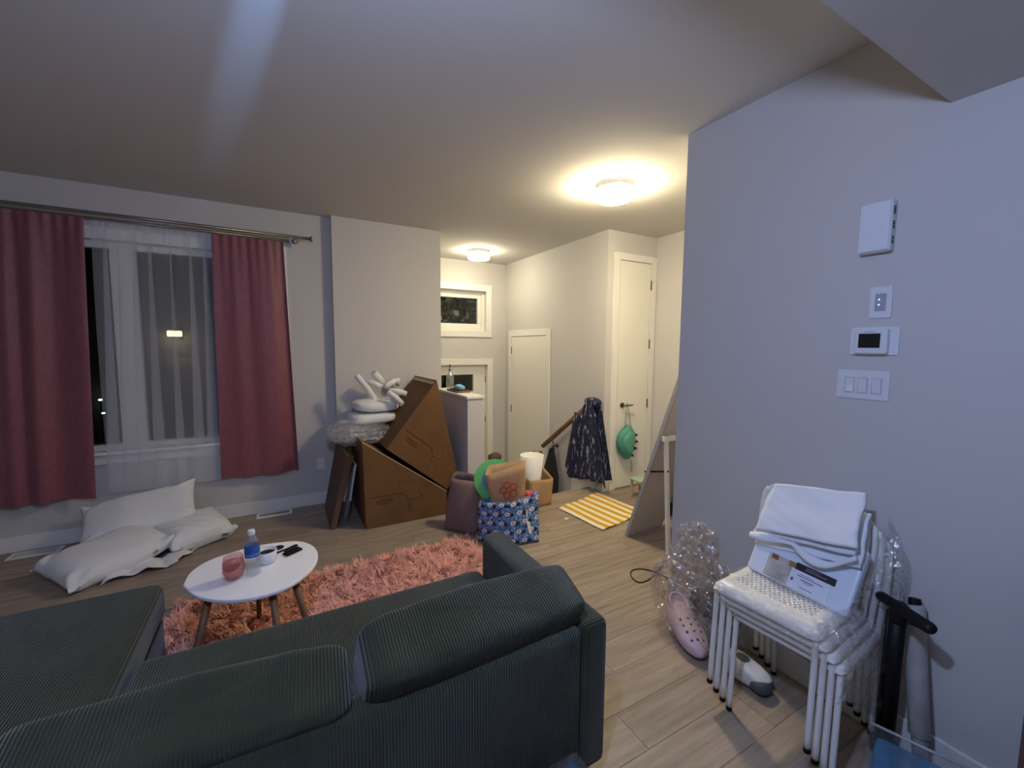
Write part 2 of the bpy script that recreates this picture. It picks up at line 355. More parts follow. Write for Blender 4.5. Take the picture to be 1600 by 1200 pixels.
# ------------------------------------------------------------ ceiling lamps
for (x, y, glow, lab) in ((2.233, 2.47, EM('hall_diffuser', (1, .835, .52), 170), 'round flush ceiling lamp glowing warm over the hallway floor'), (2.264, 4.951, EM('landing_diffuser', (1, .87, .60), 58), 'round flush ceiling lamp glowing warm over the front door landing')):
    t = thing('ceiling_lamp', lab, 'lamp', (x, y, HC-.10), 'flush ceiling lamps')
    MB().lathe([(.06, -.001), (.142, -.001), (.142, -.008), (.137, -.010), (.137, -.036), (.06, -.036)], 40, (x, y, HC)).build('base_plate', white_m, t, smooth=False)
    MB().lathe([(.128, -.036), (.134, -.040), (.136, -.092), (.128, -.106), (.10, -.112), (.0005, -.114)], 40, (x, y, HC)).build('diffuser', glow, t, smooth=True)
pt = thing('pendant_lamp', 'small cool white pendant globe over the sofa end', 'lamp', (.02, .40, 2.17))
MB().lathe([(.05, 0), (.05, -.02), (.01, -.025)], 20, (.02, .4, 2.406)).build('canopy', white_m, pt)
MB().lathe([(.012, .115), (.03, .112), (.034, .10), (.03, .095)], 20, (.02, .4, 2.27)).build('socket', steel_m, pt, smooth=True)

# ------------------------------------------------------------ curtains
def curtain(name, label, tl, tr_, bl, br, zt, zb, y, mat, nf, amp, seed, fold_over=0, nu=150, nv=40, lean=0):
    r_ = random.Random(seed); ph = [r_.uniform(0, 6.3) for _ in range(6)]; 
    def fn(u, v):
        x = (tl+(tr_-tl)*u)*(1-v)+(bl+(br-bl)*u)*v
        g = 2*PI*(nf*u)+.9*math.sin(3*u*PI+ph[0])+.5*math.sin(7*u+ph[1])+.35*math.sin(2.2*v+5*u+ph[2])
        a = amp*(.55+.45*math.sin(5.1*u+ph[3]))*(.55+.45*min(1, v*3))
        hd = math.exp(-(v/.02)**2)
        fine = .005*math.sin(2*PI*nf*3.1*u+ph[4])*math.exp(-v*9)
        xx = x+fold_over*math.sin(g+1.1)*(.4+.6*v)*(tr_-tl)/nf*.5
        return (xx, y+a*math.sin(g)*(1-.5*hd)+fine-lean*v, zt+(zb-zt)*v+.006*math.sin(g*1.0)*v)
    o = MB().grid(fn, nu, nv).build(name, mat, smooth=True); return tag(o, label, 'curtain')
curtain('curtain', 'wide dusty rose curtain hanging above the plain floor vent', -2.02, -1.212, -2.06, -1.262, 2.478, .365, 4.345, curt_m, 4.0, .022, 3)
curtain('curtain', 'dusty rose curtain hanging next to the pillar above the outlet wall', -.440, .082, -.462, .140, 2.462, .385, 4.345, curt_m, 2.6, .028, 11)
curtain('sheer_curtain', 'translucent white voile curtain hanging between the two rose curtains', -1.175, -.435, -1.215, -.452, 2.475, .375, 4.385, sheer_m, 7, .022, 5, fold_over=1.3, nu=260)
rod = thing('curtain_rod', 'double dark steel curtain rod above the window with ball finial', 'curtain rod', (-.8, 4.36, 2.46))
MB().tube([(-2.35, 4.31, 2.515), (.300, 4.31, 2.507)], .0125, 14).build('front_rod', steel_m, rod, smooth=True)
MB().tube([(.296, 4.31, 2.507), (.304, 4.31, 2.507), (.312, 4.31, 2.507), (.318, 4.31, 2.507)], [.013, .024, .026, .018], 16).build('end_cap', steel_m, rod, smooth=True)
MB().tube([(-2.3, 4.365, 2.488), (.155, 4.365, 2.480)], .008, 12).build('rear_rod', steel_m, rod, smooth=True)
MB().blob((.172, 4.365, 2.480), .02, .02, .02, 1, 16, 10).build('ball_finial', steel_m, rod, smooth=True)
for x in (.14, -2.2):
    MB().box(x-.006, x+.006, 4.30, 4.43, 2.452, 2.462).box(x-.012, x+.012, 4.418, 4.43, 2.43, 2.50).box(x-.006, x+.006, 4.305, 4.317, 2.46, 2.497).box(x-.006, x+.006, 4.36, 4.37, 2.46, 2.474).build('bracket', steel_m, rod)
tag(B(-.515, -.478, 4.40, 4.412, 2.385, 2.445).build('window_sensor', white_m, bevel=.004), 'small white sensor box on the window head behind the voile', 'sensor')

# ------------------------------------------------------------ outlet, vents
ot = thing('wall_outlet', 'white duplex wall outlet between rose curtain and pillar', 'outlet', (.335, 4.43, .33))
B(.300, .371, 4.424, 4.43, .345, .461).build('plate', white_m, ot, bevel=.003)
for z in (.372, .408): B(.322, .349, 4.421, 4.424, z, z+.028).build('socket', white_m, ot, bevel=.003)
def vent(x0, x1, y0, y1, lab, ns, mat):
    t = thing('floor_vent', lab, 'vent', ((x0+x1)/2, (y0+y1)/2, 0))
    B(x0, x1, y0, y1, .0005, .006).build('plate', mat, t, bevel=.003)
    if ns:
        for i in range(ns):
            x = x0+.03+(x1-x0-.06)*i/(ns-1); B(x-.004, x+.004, y0+.035, y1-.035, .005, .0066).build('slot', gap_m, t)
    else: frame(MB(), x0+.02, x1-.02, 0, 1, .01, 0, 1) and B(x0+.025, x1-.025, y0+.025, y1-.025, .005, .0075).build('grille', M('vent_grille', (.55, .55, .53), .6, bmp=.5, bscale=120), t)
vent(-.215, .07, 4.275, 4.405, 'white floor vent with dark slots below the rose curtain near the pillar', 17, white_m)
vent(-1.755, -1.472, 4.265, 4.39, 'plain pale floor vent without dark slots at the window wall', 0, white_m)

# ------------------------------------------------------------ sofa
sofa = thing('sofa', 'dark green corduroy corner sofa with chaise', 'sofa', (-.2, 1.5, 0))
B(-1.45, .875, 1.055, 1.155, .05, .60).build('backrest', cordX, sofa, bevel=.028, seg=4, smooth=True)
B(.872, .992, 1.058, 1.880, .05, .602).build('armrest', cordY, sofa, bevel=.030, seg=4, smooth=True)
B(-.50, .872, 1.15, 1.875, .06, .275).build('seat_base', cordX, sofa, bevel=.015, smooth=True)
B(-1.45, -.51, 1.15, 2.43, .06, .275).build('chaise_base', cordX, sofa, bevel=.015, smooth=True)
B(-.495, .868, 1.17, 1.895, .275, .425).build('seat_cushion', cordX, sofa, bevel=.045, seg=5, smooth=True)
B(-1.43, -.50, 1.17, 2.455, .275, .445).build('chaise_cushion', cordX, sofa, bevel=.045, seg=5, smooth=True)
for (x, y) in ((.92, 1.12), (.92, 1.8), (-1.38, 1.12), (-1.38, 2.35), (-.58, 2.35)):
    MB().lathe([(.018, 0), (.024, .062)], 12, (x, y, 0)).build('foot', black_m, sofa)
def cushion(label, cx, wdt, y0, z0, rz, tilt, hgt=.36, th=.098):
    def fn(p, a, b):
        s_ = 1+.10*math.cos(p.x/wdt*PI)*abs(p.y)/th
        q = Vector((p.x*(1+.02*wob(p.z*3, 0, 0)), p.y*s_, p.z*(1-.05*(p.x/(wdt/2))**4)))
        return q+Vector((0, 1, 0))*.006*wob(p.x*2.2, p.y, p.z*2.2)+Vector((0, 0, 1))*.012*wob(p.x*1.3, 0, 0)
    o = MB().blob((0, 0, hgt/2), wdt/2, th, hgt/2, .24, 84, 44, fn).build('sofa_cushion', cordX, smooth=True, origin=(0, 0, 0))
    o.location = (cx, y0, z0); o.rotation_euler = (tilt, 0, rz); return tag(o, label, 'cushion', 'sofa back cushions')
cushion('green corduroy back cushion resting against the sofa armrest', .535, .74, 1.272, .430, .02, math.radians(25), .335)
cushion('green corduroy back cushion standing between chaise and armrest cushion', -.215, .735, 1.275, .428, -.07, math.radians(22), .275)

# ------------------------------------------------------------ rug
rug = thing('shag_rug', 'pink shaggy rug under the coffee table', 'rug', (.355, 2.2, 0))
MB().prism([(-.485, 1.93, .001), (1.28, 1.93, .001), (1.28, 3.01, .001), (-.57, 3.01, .001), (-.57, 2.48, .001), (-.485, 2.48, .001)], (0, 0, .011)).build('backing', M('rug_backing', (.38, .16, .12), .95), rug)
NT, NS = 2100, 13
tx = rng.uniform(-.575, 1.285, NT); ty = rng.uniform(1.945, 3.015, NT); tx = np.where((tx < -.46) & (ty < 2.5), tx+.6, tx); ta = rng.uniform(0, 2*PI, NT); tt = rng.uniform(.7, 1.35, NT)
N = NT*NS
bx_ = np.repeat(tx, NS)+rng.normal(0, .012, N); by_ = np.repeat(ty, NS)+rng.normal(0, .012, N)
an = np.repeat(ta, NS)+rng.normal(0, .35, N); ti = np.clip(np.repeat(tt, NS)+rng.normal(0, .18, N), .1, 1.5); ln = rng.uniform(.045, .085, N); wd = rng.uniform(.0022, .0042, N)
dx, dy = np.cos(an), np.sin(an)
p0 = np.stack([bx_, by_, np.full(N, .010)], 1)
h1 = np.stack([dx*np.sin(ti*.6), dy*np.sin(ti*.6), np.cos(ti*.6)], 1); h2 = np.stack([dx*np.sin(ti*1.25), dy*np.sin(ti*1.25), np.cos(ti*1.25)], 1)
p1 = p0+h1*(ln*.5)[:, None]; p2 = p1+h2*(ln*.5)[:, None]; p2[:, 2] = np.maximum(p2[:, 2], .006)
sd = np.stack([-dy, dx, np.zeros(N)], 1)*wd[:, None]
vs = np.stack([p0-sd, p0+sd, p1+sd, p1-sd, p2], 1).reshape(-1, 3)-np.array([.355, 2.2, 0])
me = bpy.data.meshes.new('pile'); idx = np.arange(N)*5
me.vertices.add(N*5); me.vertices.foreach_set('co', vs.astype(np.float32).ravel())
li = np.stack([idx, idx+1, idx+2, idx+3, idx+3, idx+2, idx+4], 1).ravel()
me.loops.add(len(li)); me.loops.foreach_set('vertex_index', li.astype(np.int32))
ls = np.stack([np.arange(N)*7, np.arange(N)*7+4], 1).ravel(); me.polygons.add(2*N); me.polygons.foreach_set('loop_start', ls.astype(np.int32))
me.update(calc_edges=True); me.validate()
me.materials.append(M('pink_shag', (.86, .43, .33), .8, var=.14, vscale=26, sheen=.3))
po = bpy.data.objects.new('pile', me); COL.objects.link(po); po.parent = rug; po['kind'] = 'stuff'

# ------------------------------------------------------------ coffee table and what stands on it
tb = thing('coffee_table', 'white egg-shaped coffee table with tapered wooden legs', 'table', (-.13, 2.33, 0))
op = [(-.411, 2.314), (-.404, 2.427), (-.359, 2.512), (-.279, 2.565), (-.138, 2.602), (-.016, 2.587), (.078, 2.546), (.136, 2.446), (.148, 2.327), (.12, 2.219), (.059, 2.127), (-.021, 2.069), (-.118, 2.056), (-.213, 2.081), (-.298, 2.137), (-.364, 2.216)]
sm = smoothpath([(x, y, 0) for x, y in op+op[:1]], 5)[:-1]
MB().prism([(p.x, p.y, .444) for p in sm], (0, 0, .018)).build('tabletop', M('white_laminate', (.88, .88, .89), .38), tb, bevel=.005)
legw = WOOD('walnut_leg', (.10, .045, .02), (.24, .12, .055), .5, (14, 14, 1.5), False)
for a, b in (((-.30, 2.20, .444), (-.395, 2.10, .05)), ((-.06, 2.13, .444), (-.02, 2.03, .05)), ((.03, 2.18, .444), (.12, 2.13, .05)), ((-.13, 2.53, .444), (-.14, 2.63, .05))):
    a, b = Vector(a), Vector(b); b = a+(b-a)*1.11; b.z = .006
    MB().tube([a, b], [.017, .011], 16).build('leg', legw, tb, smooth=True)
TZ = .462
gl = thing('tumbler', 'pink stemless glass on the white coffee table', 'glass', (-.212, 2.262, TZ))
pink_m = THIN('pink_glass', (.95, .80, .80), .10, .03, .06, (.75, .40, .41), True)
MB().lathe([(.0005, .004), (.024, .004), (.036, .016), (.045, .042), (.046, .065), (.043, .09), (.038, .115), (.0365, .115), (.0415, .09), (.0445, .065), (.0435, .044), (.034, .020), (.022, .010), (.0005, .010)], 36, (-.212, 2.262, TZ), False).build('glass_body', pink_m, gl, smooth=True)
MB().lathe([(.0005, .012), (.022, .012), (.034, .022), (.043, .044), (.0438, .065), (.042, .086), (.0005, .086)], 36, (-.212, 2.262, TZ), False).build('drink', THIN('pink_drink', (.93, .77, .76), .03, .05, .14, (.62, .36, .36), True), gl, smooth=True)
bo = thing('water_bottle', 'clear water bottle with blue label and white cap', 'bottle', (-.137, 2.272, TZ))
prof = [(.0005, .003), (.026, .001), (.031, .006)]
for i in range(9): z = .012+i*.0085; prof += [(.0315, z), (.0298, z+.004)]
prof += [(.0318, .092), (.0318, .148), (.029, .162), (.020, .182), (.0135, .192), (.013, .200)]
MB().lathe(prof, 36, (-.137, 2.272, TZ), False).build('bottle_body', THIN('clear_pet', (.90, .93, .96), .16, .05, .10, (.75, .8, .9), True), bo, smooth=True)
MB().lathe([(.0323, .094), (.0323, .147)], 36, (-.137, 2.272, TZ), False).build('label_band', M('blue_label', (.02, .10, .34), .4, var=.5, vscale=40), bo, smooth=True)
MB().lathe([(.0325, .104), (.0325, .108)], 36, (-.137, 2.272, TZ), False).build('label_stripe', M('pale_blue_print', (.25, .45, .75), .4), bo, smooth=True)
MB().lathe([(.0145, .196), (.0155, .199), (.0155, .215), (.013, .219), (.0005, .219)], 28, (-.137, 2.272, TZ)).build('cap', M('white_cap', (.8, .8, .8), .4), bo, bevel=.001)
cp = thing('small_bowl', 'small white bowl behind the water bottle', 'bowl', (-.082, 2.372, TZ))
MB().lathe([(.0005, .001), (.034, .001), (.042, .008), (.046, .062), (.043, .062), (.039, .012), (.0005, .008)], 32, (-.082, 2.372, TZ), False).build('bowl_body', M('white_ceramic', (.74, .75, .78), .3), cp, smooth=True)
MB().lathe([(.0005, .046), (.0425, .046)], 32, (-.082, 2.372, TZ), False).build('dark_content', black_m, cp)
ph = B(-.045, .045, -.022, .022, 0, .012).build('black_wallet', black_m, bevel=.006, origin=(0, 0, 0)); ph.location = (.034, 2.42, TZ+.0005); ph.rotation_euler = (0, 0, math.radians(32))
tag(ph, 'black flat case beside the spoon on the coffee table', 'case')
tg = thing('spoon', 'black looped-handle spoon lying behind the bowl', 'spoon', (0, 2.47, TZ))
hp = [(-.062, 2.437, .005), (-.03, 2.448, .006), (.0, 2.462, .006), (.045, 2.492, .006), (.056, 2.488, .006), (.053, 2.478, .006), (.01, 2.447, .006), (-.005, 2.44, .006)]
MB().tube([(x, y, TZ+z) for x, y, z in (Vector(p) for p in smoothpath(hp, 4))], .0045, 8).build('handle', black_m, tg, smooth=True)
MB().blob((-.03, 2.50, TZ+.009), .026, .018, .008, 1, 18, 10).build('bowl', black_m, tg, smooth=True)

# ------------------------------------------------------------ floor pillows
def pillow(name, label, loc, rot, wx, wy, th, seed, mat=pillow_m):
    n = 40; top = []; bot = []
    for j in range(n+1):
        for i in range(n+1):
            u, v = -1+2*i/n, -1+2*j/n
            f = max(0, (1-abs(u)**2.6)*(1-abs(v)**2.6))**.42
            x = u*wx/2*(1-.07*(1-v*v)**.7*abs(u)**2); y = v*wy/2*(1-.08*(1-u*u)**.7*abs(v)**2)
            cr = .05*max(0, abs(u*v)-.35)*math.sin(9*(u-v)+seed)
            w1 = (.10*wob(u*.22+seed, v*.22, seed)+.06*wob(u*.5+seed*2, v*.45, 1))*f**.5
            ed = .010*wob(u*.5+seed, v*.5, 2)
            top.append((x, y, th*.5+th*.5*f*(1+w1*2.2)+cr+ed)); bot.append((x, y, th*.5-th*.5*f+cr*.3+ed-.004))
    mb = MB(); q = [(j*(n+1)+i, j*(n+1)+i+1, (j+1)*(n+1)+i+1, (j+1)*(n+1)+i) for j in range(n) for i in range(n)]
    mb.add(top, q); mb.add(bot, [f[::-1] for f in q])
    k = (n+1)**2; per = [i for i in range(n)]+[j*(n+1)+n for j in range(n)]+[n*(n+1)+n-i for i in range(n)]+[(n-j)*(n+1) for j in range(n)]
    mb.f += [(per[i], per[(i+1) % len(per)], k+per[(i+1) % len(per)], k+per[i]) for i in range(len(per))]
    o = mb.build(name, mat, smooth=True, origin=(0, 0, 0))
    o.location = loc; o.rotation_euler = tuple(map(math.radians, rot)); return tag(o, label, 'pillow')
pillow('bed_pillow', 'white pillow on top of the pile against the window wall', (-.965, 4.235, .165), (34, -9, 3), .72, .40, .17, 1)
pillow('bed_pillow', 'white pillow lying flat beside the crumpled cloth on the floor', (-1.065, 3.82, .0), (5, -5, 38), .62, .48, .20, 4)
pillow('bed_pillow', 'small white pillow lying beside the pile, towards the slotted floor vent', (-.625, 4.02, .0), (9, 0, 28), .44, .42, .21, 9)
cl = MB().grid(lambda u, v: (-.82+(u-.5)*.36+.10*(v-.5)+.02*wob(u*.9, v, 0), 3.66+(v-.5)*.20+.09*(u-.5)+.02*wob(v, u*.8, 3), .012+.05*max(0, wob(u*.45+.2, v*.35, .4))*(.3+.7*math.sin(PI*u))*(.5+.5*math.sin(PI*v))+.028*abs(math.sin(7*u+3*v))), 40, 24).build('crumpled_cloth', pillow_m, smooth=True, solid=.008)
tag(cl, 'crumpled white cloth on the floor in front of the pillows', 'cloth')

# ------------------------------------------------------------ cartons in front of the pillar
def wedge(label, poly, y0, y1, prints):
    t = thing('wedge_carton', label, 'carton', (sum(p[0] for p in poly)/4, (y0+y1)/2, max(0, min(p[1] for p in poly))), 'wedge-shaped cartons')
    MB().prism([(x, y0, z) for x, z in poly], (0, y1-y0, 0)).build('carton_body', card_m, t, bevel=.004)
    for nm, pts, r_ in prints:
        MB().tube([(x, y0-.0012, z) for x, z in pts], r_, 6, True, .12 if False else 1).xf(Matrix.Translation((0, y0-.0012, 0)) @ Matrix.Diagonal((1, .08, 1, 1)) @ Matrix.Translation((0, -(y0-.0012), 0))).build(nm, ink_m, t)
    return t
def ell(cx, cz, rx, rz, n=14, a0=0, a1=2*PI): return [(cx+rx*math.cos(a0+(a1-a0)*i/n), cz+rz*math.sin(a0+(a1-a0)*i/n)) for i in range(n+1)]
lo = [(.604, .001), (1.330, .001), (1.323, .215), (.588, .748)]
wlo = wedge('large wedge-shaped brown carton standing on the floor by the pillar', lo, 3.60, 4.26, [
    ('printed_line', [(.646, .262), (.75, .268), (.86, .272), (.91, .264), (.95, .235), (.968, .20), (.97, .10)], .0045),
    ('printed_text', [(.70, .232), (.83, .236)], .006), ('printed_text', [(.69, .214), (.84, .218)], .005), ('printed_text', [(.71, .196), (.80, .199)], .005),
    ('printed_chair', [(.879, .361), (.90, .27), (.99, .27), (1.037, .36), (1.02, .37), (.90, .375), (.879, .361)], .003),
    ('printed_chair', [(.985, .20), (.985, .08)], .004), ('printed_chair', [(1.01, .20), (1.01, .08)], .003), ('printed_chair', ell(1.10, .28, .035, .06), .003), ('printed_chair', [(.975, .20), (1.05, .20), (1.10, .22)], .004)])
B(.59, .80, 3.5985, 3.60, .0, .0015)
MB().obox((.588, 3.598, .748), (.735, 0, -.533), (0, .012, 0), (.003, 0, .006)).build('cut_edge', edge_m, wlo)
upw = [(1.237, 1.248), (.785, .672), (1.328, .232), (1.431, .380)]
def rotp(pts): # print of the upper box, drawn in its tilted frame
    return pts
wup = wedge('wedge-shaped brown carton tilted on top of the larger carton', upw, 3.60, 4.28, [
    ('printed_line', [(.953, .828), (1.06, .74), (1.169, .655), (1.188, .62), (1.19, .56), (1.165, .50)], .0045),
    ('printed_text', [(.95, .77), (1.05, .69)], .006), ('printed_text', [(.945, .745), (1.055, .66)], .005), ('printed_text', [(.975, .70), (1.05, .645)], .004),
    ('printed_chair', ell(1.215, .71, .03, .055), .003), ('printed_chair', [(1.165, .50), (1.12, .44)], .003), ('printed_chair', [(1.20, .52), (1.235, .44)], .003), ('printed_chair', [(1.19, .56), (1.27, .52), (1.29, .60)], .004), ('printed_chair', [(1.10, .55), (1.165, .60)], .003)])
A_ = Vector((1.237, 3.60, 1.248))
MB().obox((1.237-.012, 3.62, 1.248-.015), (-.02, 0, -.0255), (0, .62, 0), (-.003, 0, .0025)).build('packing_tape', M('tape', (.33, .21, .11), .3), wup)
fb = thing('flat_carton', 'flat dark brown carton leaning on edge beside the large carton', 'carton', (.42, 4.0, 0))
MB().hexa([(.335, 3.73, .001), (.385, 3.73, .001), (.395, 4.30, .001), (.345, 4.30, .001)], [(.485, 3.73, .62), (.535, 3.73, .60), (.515, 4.25, .66), (.465, 4.25, .67)]).build('carton_body', carddk_m, fb, bevel=.004)
MB().hexa([(.473, 3.727, .575), (.528, 3.727, .555), (.530, 3.80, .565), (.476, 3.80, .585)], [(.482, 3.722, .625), (.538, 3.722, .605), (.537, 3.80, .615), (.483, 3.80, .632)]).build('end_flap', card_m, fb)
for i, (x, h, lab) in enumerate(((.425, .46, 'white flat-pack board leaning beside the flat carton'), (.478, .50, 'white flat-pack board leaning beside the wedge carton'))):
    t = thing('furniture_board', lab, 'board', (x, 4.0, 0), 'flat-pack boards between cartons')
    MB().hexa([(x, 3.86, .001), (x+.017, 3.86, .001), (x+.017, 4.20, .001), (x, 4.20, .001)], [(x+.085, 3.86, h), (x+.102, 3.86, h), (x+.102, 4.20, h), (x+.085, 4.20, h)]).build('panel', white_m if True else 0, t)
    MB().hexa([(x-.0005, 3.858, .001), (x+.0175, 3.858, .001), (x+.0175, 3.862, .001), (x-.0005, 3.862, .001)], [(x+.0335, 3.858, .18), (x+.052, 3.858, .18), (x+.052, 3.862, .18), (x+.0335, 3.862, .18)]).build('cardboard_corner', carddk_m, t)
# foam tubes, foam pads and wrap piled on the cartons
tubes = [((.633, 4.10, 1.277), (.790, 4.06, 1.050)), ((.711, 4.16, 1.227), (.870, 4.10, 1.150)), ((.788, 4.10, 1.297), (.890, 4.16, 1.175)), ((.880, 4.04, 1.163), (.997, 4.12, 1.211)),
         ((.900, 3.98, 1.138), (1.060, 3.96, 1.096)), ((.868, 3.90, 1.130), (.985, 3.86, 1.026)), ((.93, 3.97, 1.055), (1.00, 3.88, 1.010)), ((1.01, 4.26, 1.225), (1.00, 4.26, 1.125)), ((1.055, 4.29, 1.225), (1.05, 4.29, 1.150))]
for i, (a, b) in enumerate(tubes):
    a, b = Vector(a), Vector(b); r_ = .033 if i == 2 else .026
    mid = (a+b)/2+Vector((0, -.012, .008))
    o = MB().tube([a, a*.97+b*.03, mid, a*.03+b*.97, b], [r_*.75, r_, r_, r_, r_*.75], 14).build('foam_tube', foam_m, smooth=True)
    tag(o, {0: 'white foam tube sticking up alone at the open end of the heap', 2: 'thickest white foam tube, standing up in the heap', 4: 'white foam tube lying level against the tilted carton'}.get(i, 'short white foam tube heaped on the foam pads by the pillar'), 'foam tube', 'foam tubes on the carton heap')
def pad(label, c, rx, ry, rz, s_):
    o = MB().blob(c, rx, ry, rz, .6, 40, 18, lambda p, a, b: p*(1+.10*wob(p.x*2+s_, p.y*2, p.z*3))).build('foam_pad', foam_m, smooth=True)
    return tag(o, label, 'foam pad')
pad('plump white foam pad directly under the foam tubes', (.80, 4.08, .995), .205, .17, .058, 1)
pad('thin white foam pad resting on the bubble wrap', (.755, 4.06, .885), .205, .18, .050, 5)
bw = MB()
def crumple(amp, fr, s_): return lambda p, a, b: p*(1+amp*(wob(a*fr*.12+s_, b*fr*.2, s_)+.6*wob(a*fr*.3, b*fr*.35+s_, 2)))
o = MB().blob((.640, 4.03, .765), .265, .20, .115, .8, 60, 28, crumple(.13, 16, 2)).build('bubble_wrap_bundle', bubble_m, smooth=False)
tag(o, 'crumpled bundle of clear bubble wrap on the cartons', 'bubble wrap')
for i in range(3):
    MB().blob((.60+.05*i, 4.03+.02*i, .75), .20-.03*i, .15, .07, .8, 36, 18, crumple(.22, 20, 5+i)).build('inner_layer', bubble_m, o)

# ------------------------------------------------------------ pony wall top
bt = thing('soap_bottle', 'clear glass bottle with pump nozzle on the half wall', 'bottle', (1.565, 4.14, 1.10))
cg = THIN('clear_glass', (.90, .92, .92), .22, .05, .14, (.8, .82, .85), True)
MB().lathe([(.0005, .002), (.036, .001), (.040, .008), (.040, .13), (.034, .155), (.016, .18), (.014, .20)], 28, (1.565, 4.14, 1.10), False).build('bottle_body', cg, bt, smooth=True)
MB().lathe([(.016, .198), (.016, .215), (.006, .218), (.006, .245)], 16, (1.565, 4.14, 1.10)).build('pump_collar', steel_m, bt, smooth=True)
MB().tube([(1.565, 4.14, 1.345), (1.565, 4.14, 1.355), (1.565, 4.10, 1.352)], [.010, .009, .005], 10).build('nozzle', steel_m, bt, smooth=True)
ty = thing('wooden_tray', 'thin brown wooden tray on the half wall cap', 'tray', (1.565, 3.93, 1.10))
B(1.50, 1.645, 3.78, 4.06, 1.1005, 1.107).build('tray_base', WOOD('tray_wood', (.12, .06, .03), (.28, .15, .07), .5, (10, 2, 10), False), ty, bevel=.002)
frame(MB(), 0, .145, 0, .28, .008, 0, .012).xf(Matrix(((1, 0, 0, 1.50), (0, 0, 1, 3.78), (0, 1, 0, 1.107), (0, 0, 0, 1)))).build('rim', MATS['tray_wood'], ty)
bc = MB().blob((1.585, 3.93, 1.140), .045, .085, .030, .9, 30, 16, crumple(.16, 14, 3)).build('blue_cloth_roll', M('light_blue_cloth', (.22, .50, .68), .8), smooth=True)
tag(bc, 'crumpled light blue cloth lying on the wooden tray', 'cloth')
tag(MB().blob((1.56, 4.035, 1.125), .03, .03, .016, .9, 18, 10, crumple(.15, 10, 8)).build('beige_sponge', M('sponge', (.62, .45, .32), .9), smooth=True), 'small beige sponge on the wooden tray', 'sponge')

# ------------------------------------------------------------ bags by the stairs
def bag_shell(bot, top, mat, name, parent, puff=.02, n=10, seed=0, rim=0):
    b = [Vector(p) for p in bot]; t = [Vector(p) for p in top]; vs = []; per = []
    for j in range(n+1):
        v = j/n; ring = []
        for e in range(4):
            for i in range(n):
                u = i/n; p = (b[e].lerp(b[(e+1) % 4], u)).lerp(t[e].lerp(t[(e+1) % 4], u), v)
                c = (sum(b, Vector())/4).lerp(sum(t, Vector())/4, v); d = (p-c); d.z = 0
                p = p+d.normalized()*puff*math.sin(PI*u)*math.sin(PI*min(1, v*.9+.05))+Vector((1, 1, 1))*0
                p += Vector((wob(p.x*2+seed, p.y*2, p.z*2), wob(p.y*2, p.z*2+seed, p.x), 0))*puff*.35*v
                ring.append(p)
        vs += ring
    m_ = 4*n; fs = [(j*m_+i, j*m_+(i+1) % m_, (j+1)*m_+(i+1) % m_, (j+1)*m_+i) for j in range(n) for i in range(m_)]
    fs.append(tuple(range(m_-1, -1, -1)))
    return MB().add(vs, fs).build(name, mat, parent, smooth=True, solid=.003)
# patterned shopper
m, n_, b_, o_ = nt('blue_novelty_print')
uv = coords(n_, (1, 1, 1)); sx = n_.nodes.new('ShaderNodeSeparateXYZ'); n_.links.new(uv, sx.inputs[0])
def mth(op, a, b=None, c=None):
    q = n_.nodes.new('ShaderNodeMath'); q.operation = op
    for i, v in enumerate((a, b, c)):
        if v is None: continue
        if isinstance(v, (int, float)): q.inputs[i].default_value = v
        else: n_.links.new(v, q.inputs[i])
    return q.outputs[0]
hz = mth('ADD', mth('MULTIPLY', sx.outputs[0], 9.0), mth('MULTIPLY', sx.outputs[1], -6.5)); vz = mth('MULTIPLY', sx.outputs[2], 14)
row = mth('FLOOR', vz); hh = mth('ADD', hz, mth('MULTIPLY', mth('MODULO', row, 2.0), .5))
fu = mth('SUBTRACT', mth('FRACT', hh), .5); fv = mth('SUBTRACT', mth('FRACT', vz), .5)
d1_ = mth('SQRT', mth('ADD', mth('POWER', mth('ADD', fu, .15), 2), mth('POWER', fv, 2)))
d2_ = mth('SQRT', mth('ADD', mth('POWER', mth('SUBTRACT', fu, .22), 2), mth('POWER', mth('ADD', fv, .12), 2)))
nz = noise(n_, uv, 70, 2)
bas = ramp(n_, nz, [(.38, (.03, .04, .08)), (.46, (.06, .16, .42)), (.62, (.15, .33, .66)), (.72, (.65, .70, .75))])
def mixc(f, a, b):
    q = n_.nodes.new('ShaderNodeMix'); q.data_type = 'RGBA'; n_.links.new(f, q.inputs[0])
    for i, v in ((6, a), (7, b)):
        if isinstance(v, tuple): q.inputs[i].default_value = (*v, 1)
        else: n_.links.new(v, q.inputs[i])
    return q.outputs[2]
c_ = mixc(mth('LESS_THAN', d2_, .20), bas, (.012, .014, .03))
c_ = mixc(mth('LESS_THAN', d1_, .27), c_, (.02, .02, .04)); c_ = mixc(mth('LESS_THAN', d1_, .23), c_, (.72, .72, .72)); c_ = mixc(mth('LESS_THAN', d1_, .12), c_, (.45, .28, .30))
n_.links.new(c_, b_.inputs['Base Color']); b_.inputs['Roughness'].default_value = .45
gb = thing('gift_shopper', 'blue shopper printed with small round white and black motifs', 'bag', (1.58, 2.85, 0))
bag_shell([(1.345, 2.965, .002), (1.53, 2.765, .002), (1.765, 2.715, .002), (1.60, 2.96, .002)], [(1.325, 2.90, .345), (1.55, 2.785, .345), (1.85, 2.86, .36), (1.66, 3.02, .36)], m, 'bag_body', gb, .018, 10, 3)
MB().obox((1.655, 2.722, .19), (.030, .008, -.006), (0, -.003, 0), (.022, -.004, -.10)).build('paper_tag', M('paper_tag', (.85, .82, .72), .8), gb)
MB().obox((1.65, 2.724, .285), (.012, .003, .0), (0, -.003, 0), (.004, .0, -.06)).build('tag_string', MATS['paper_tag'], gb)
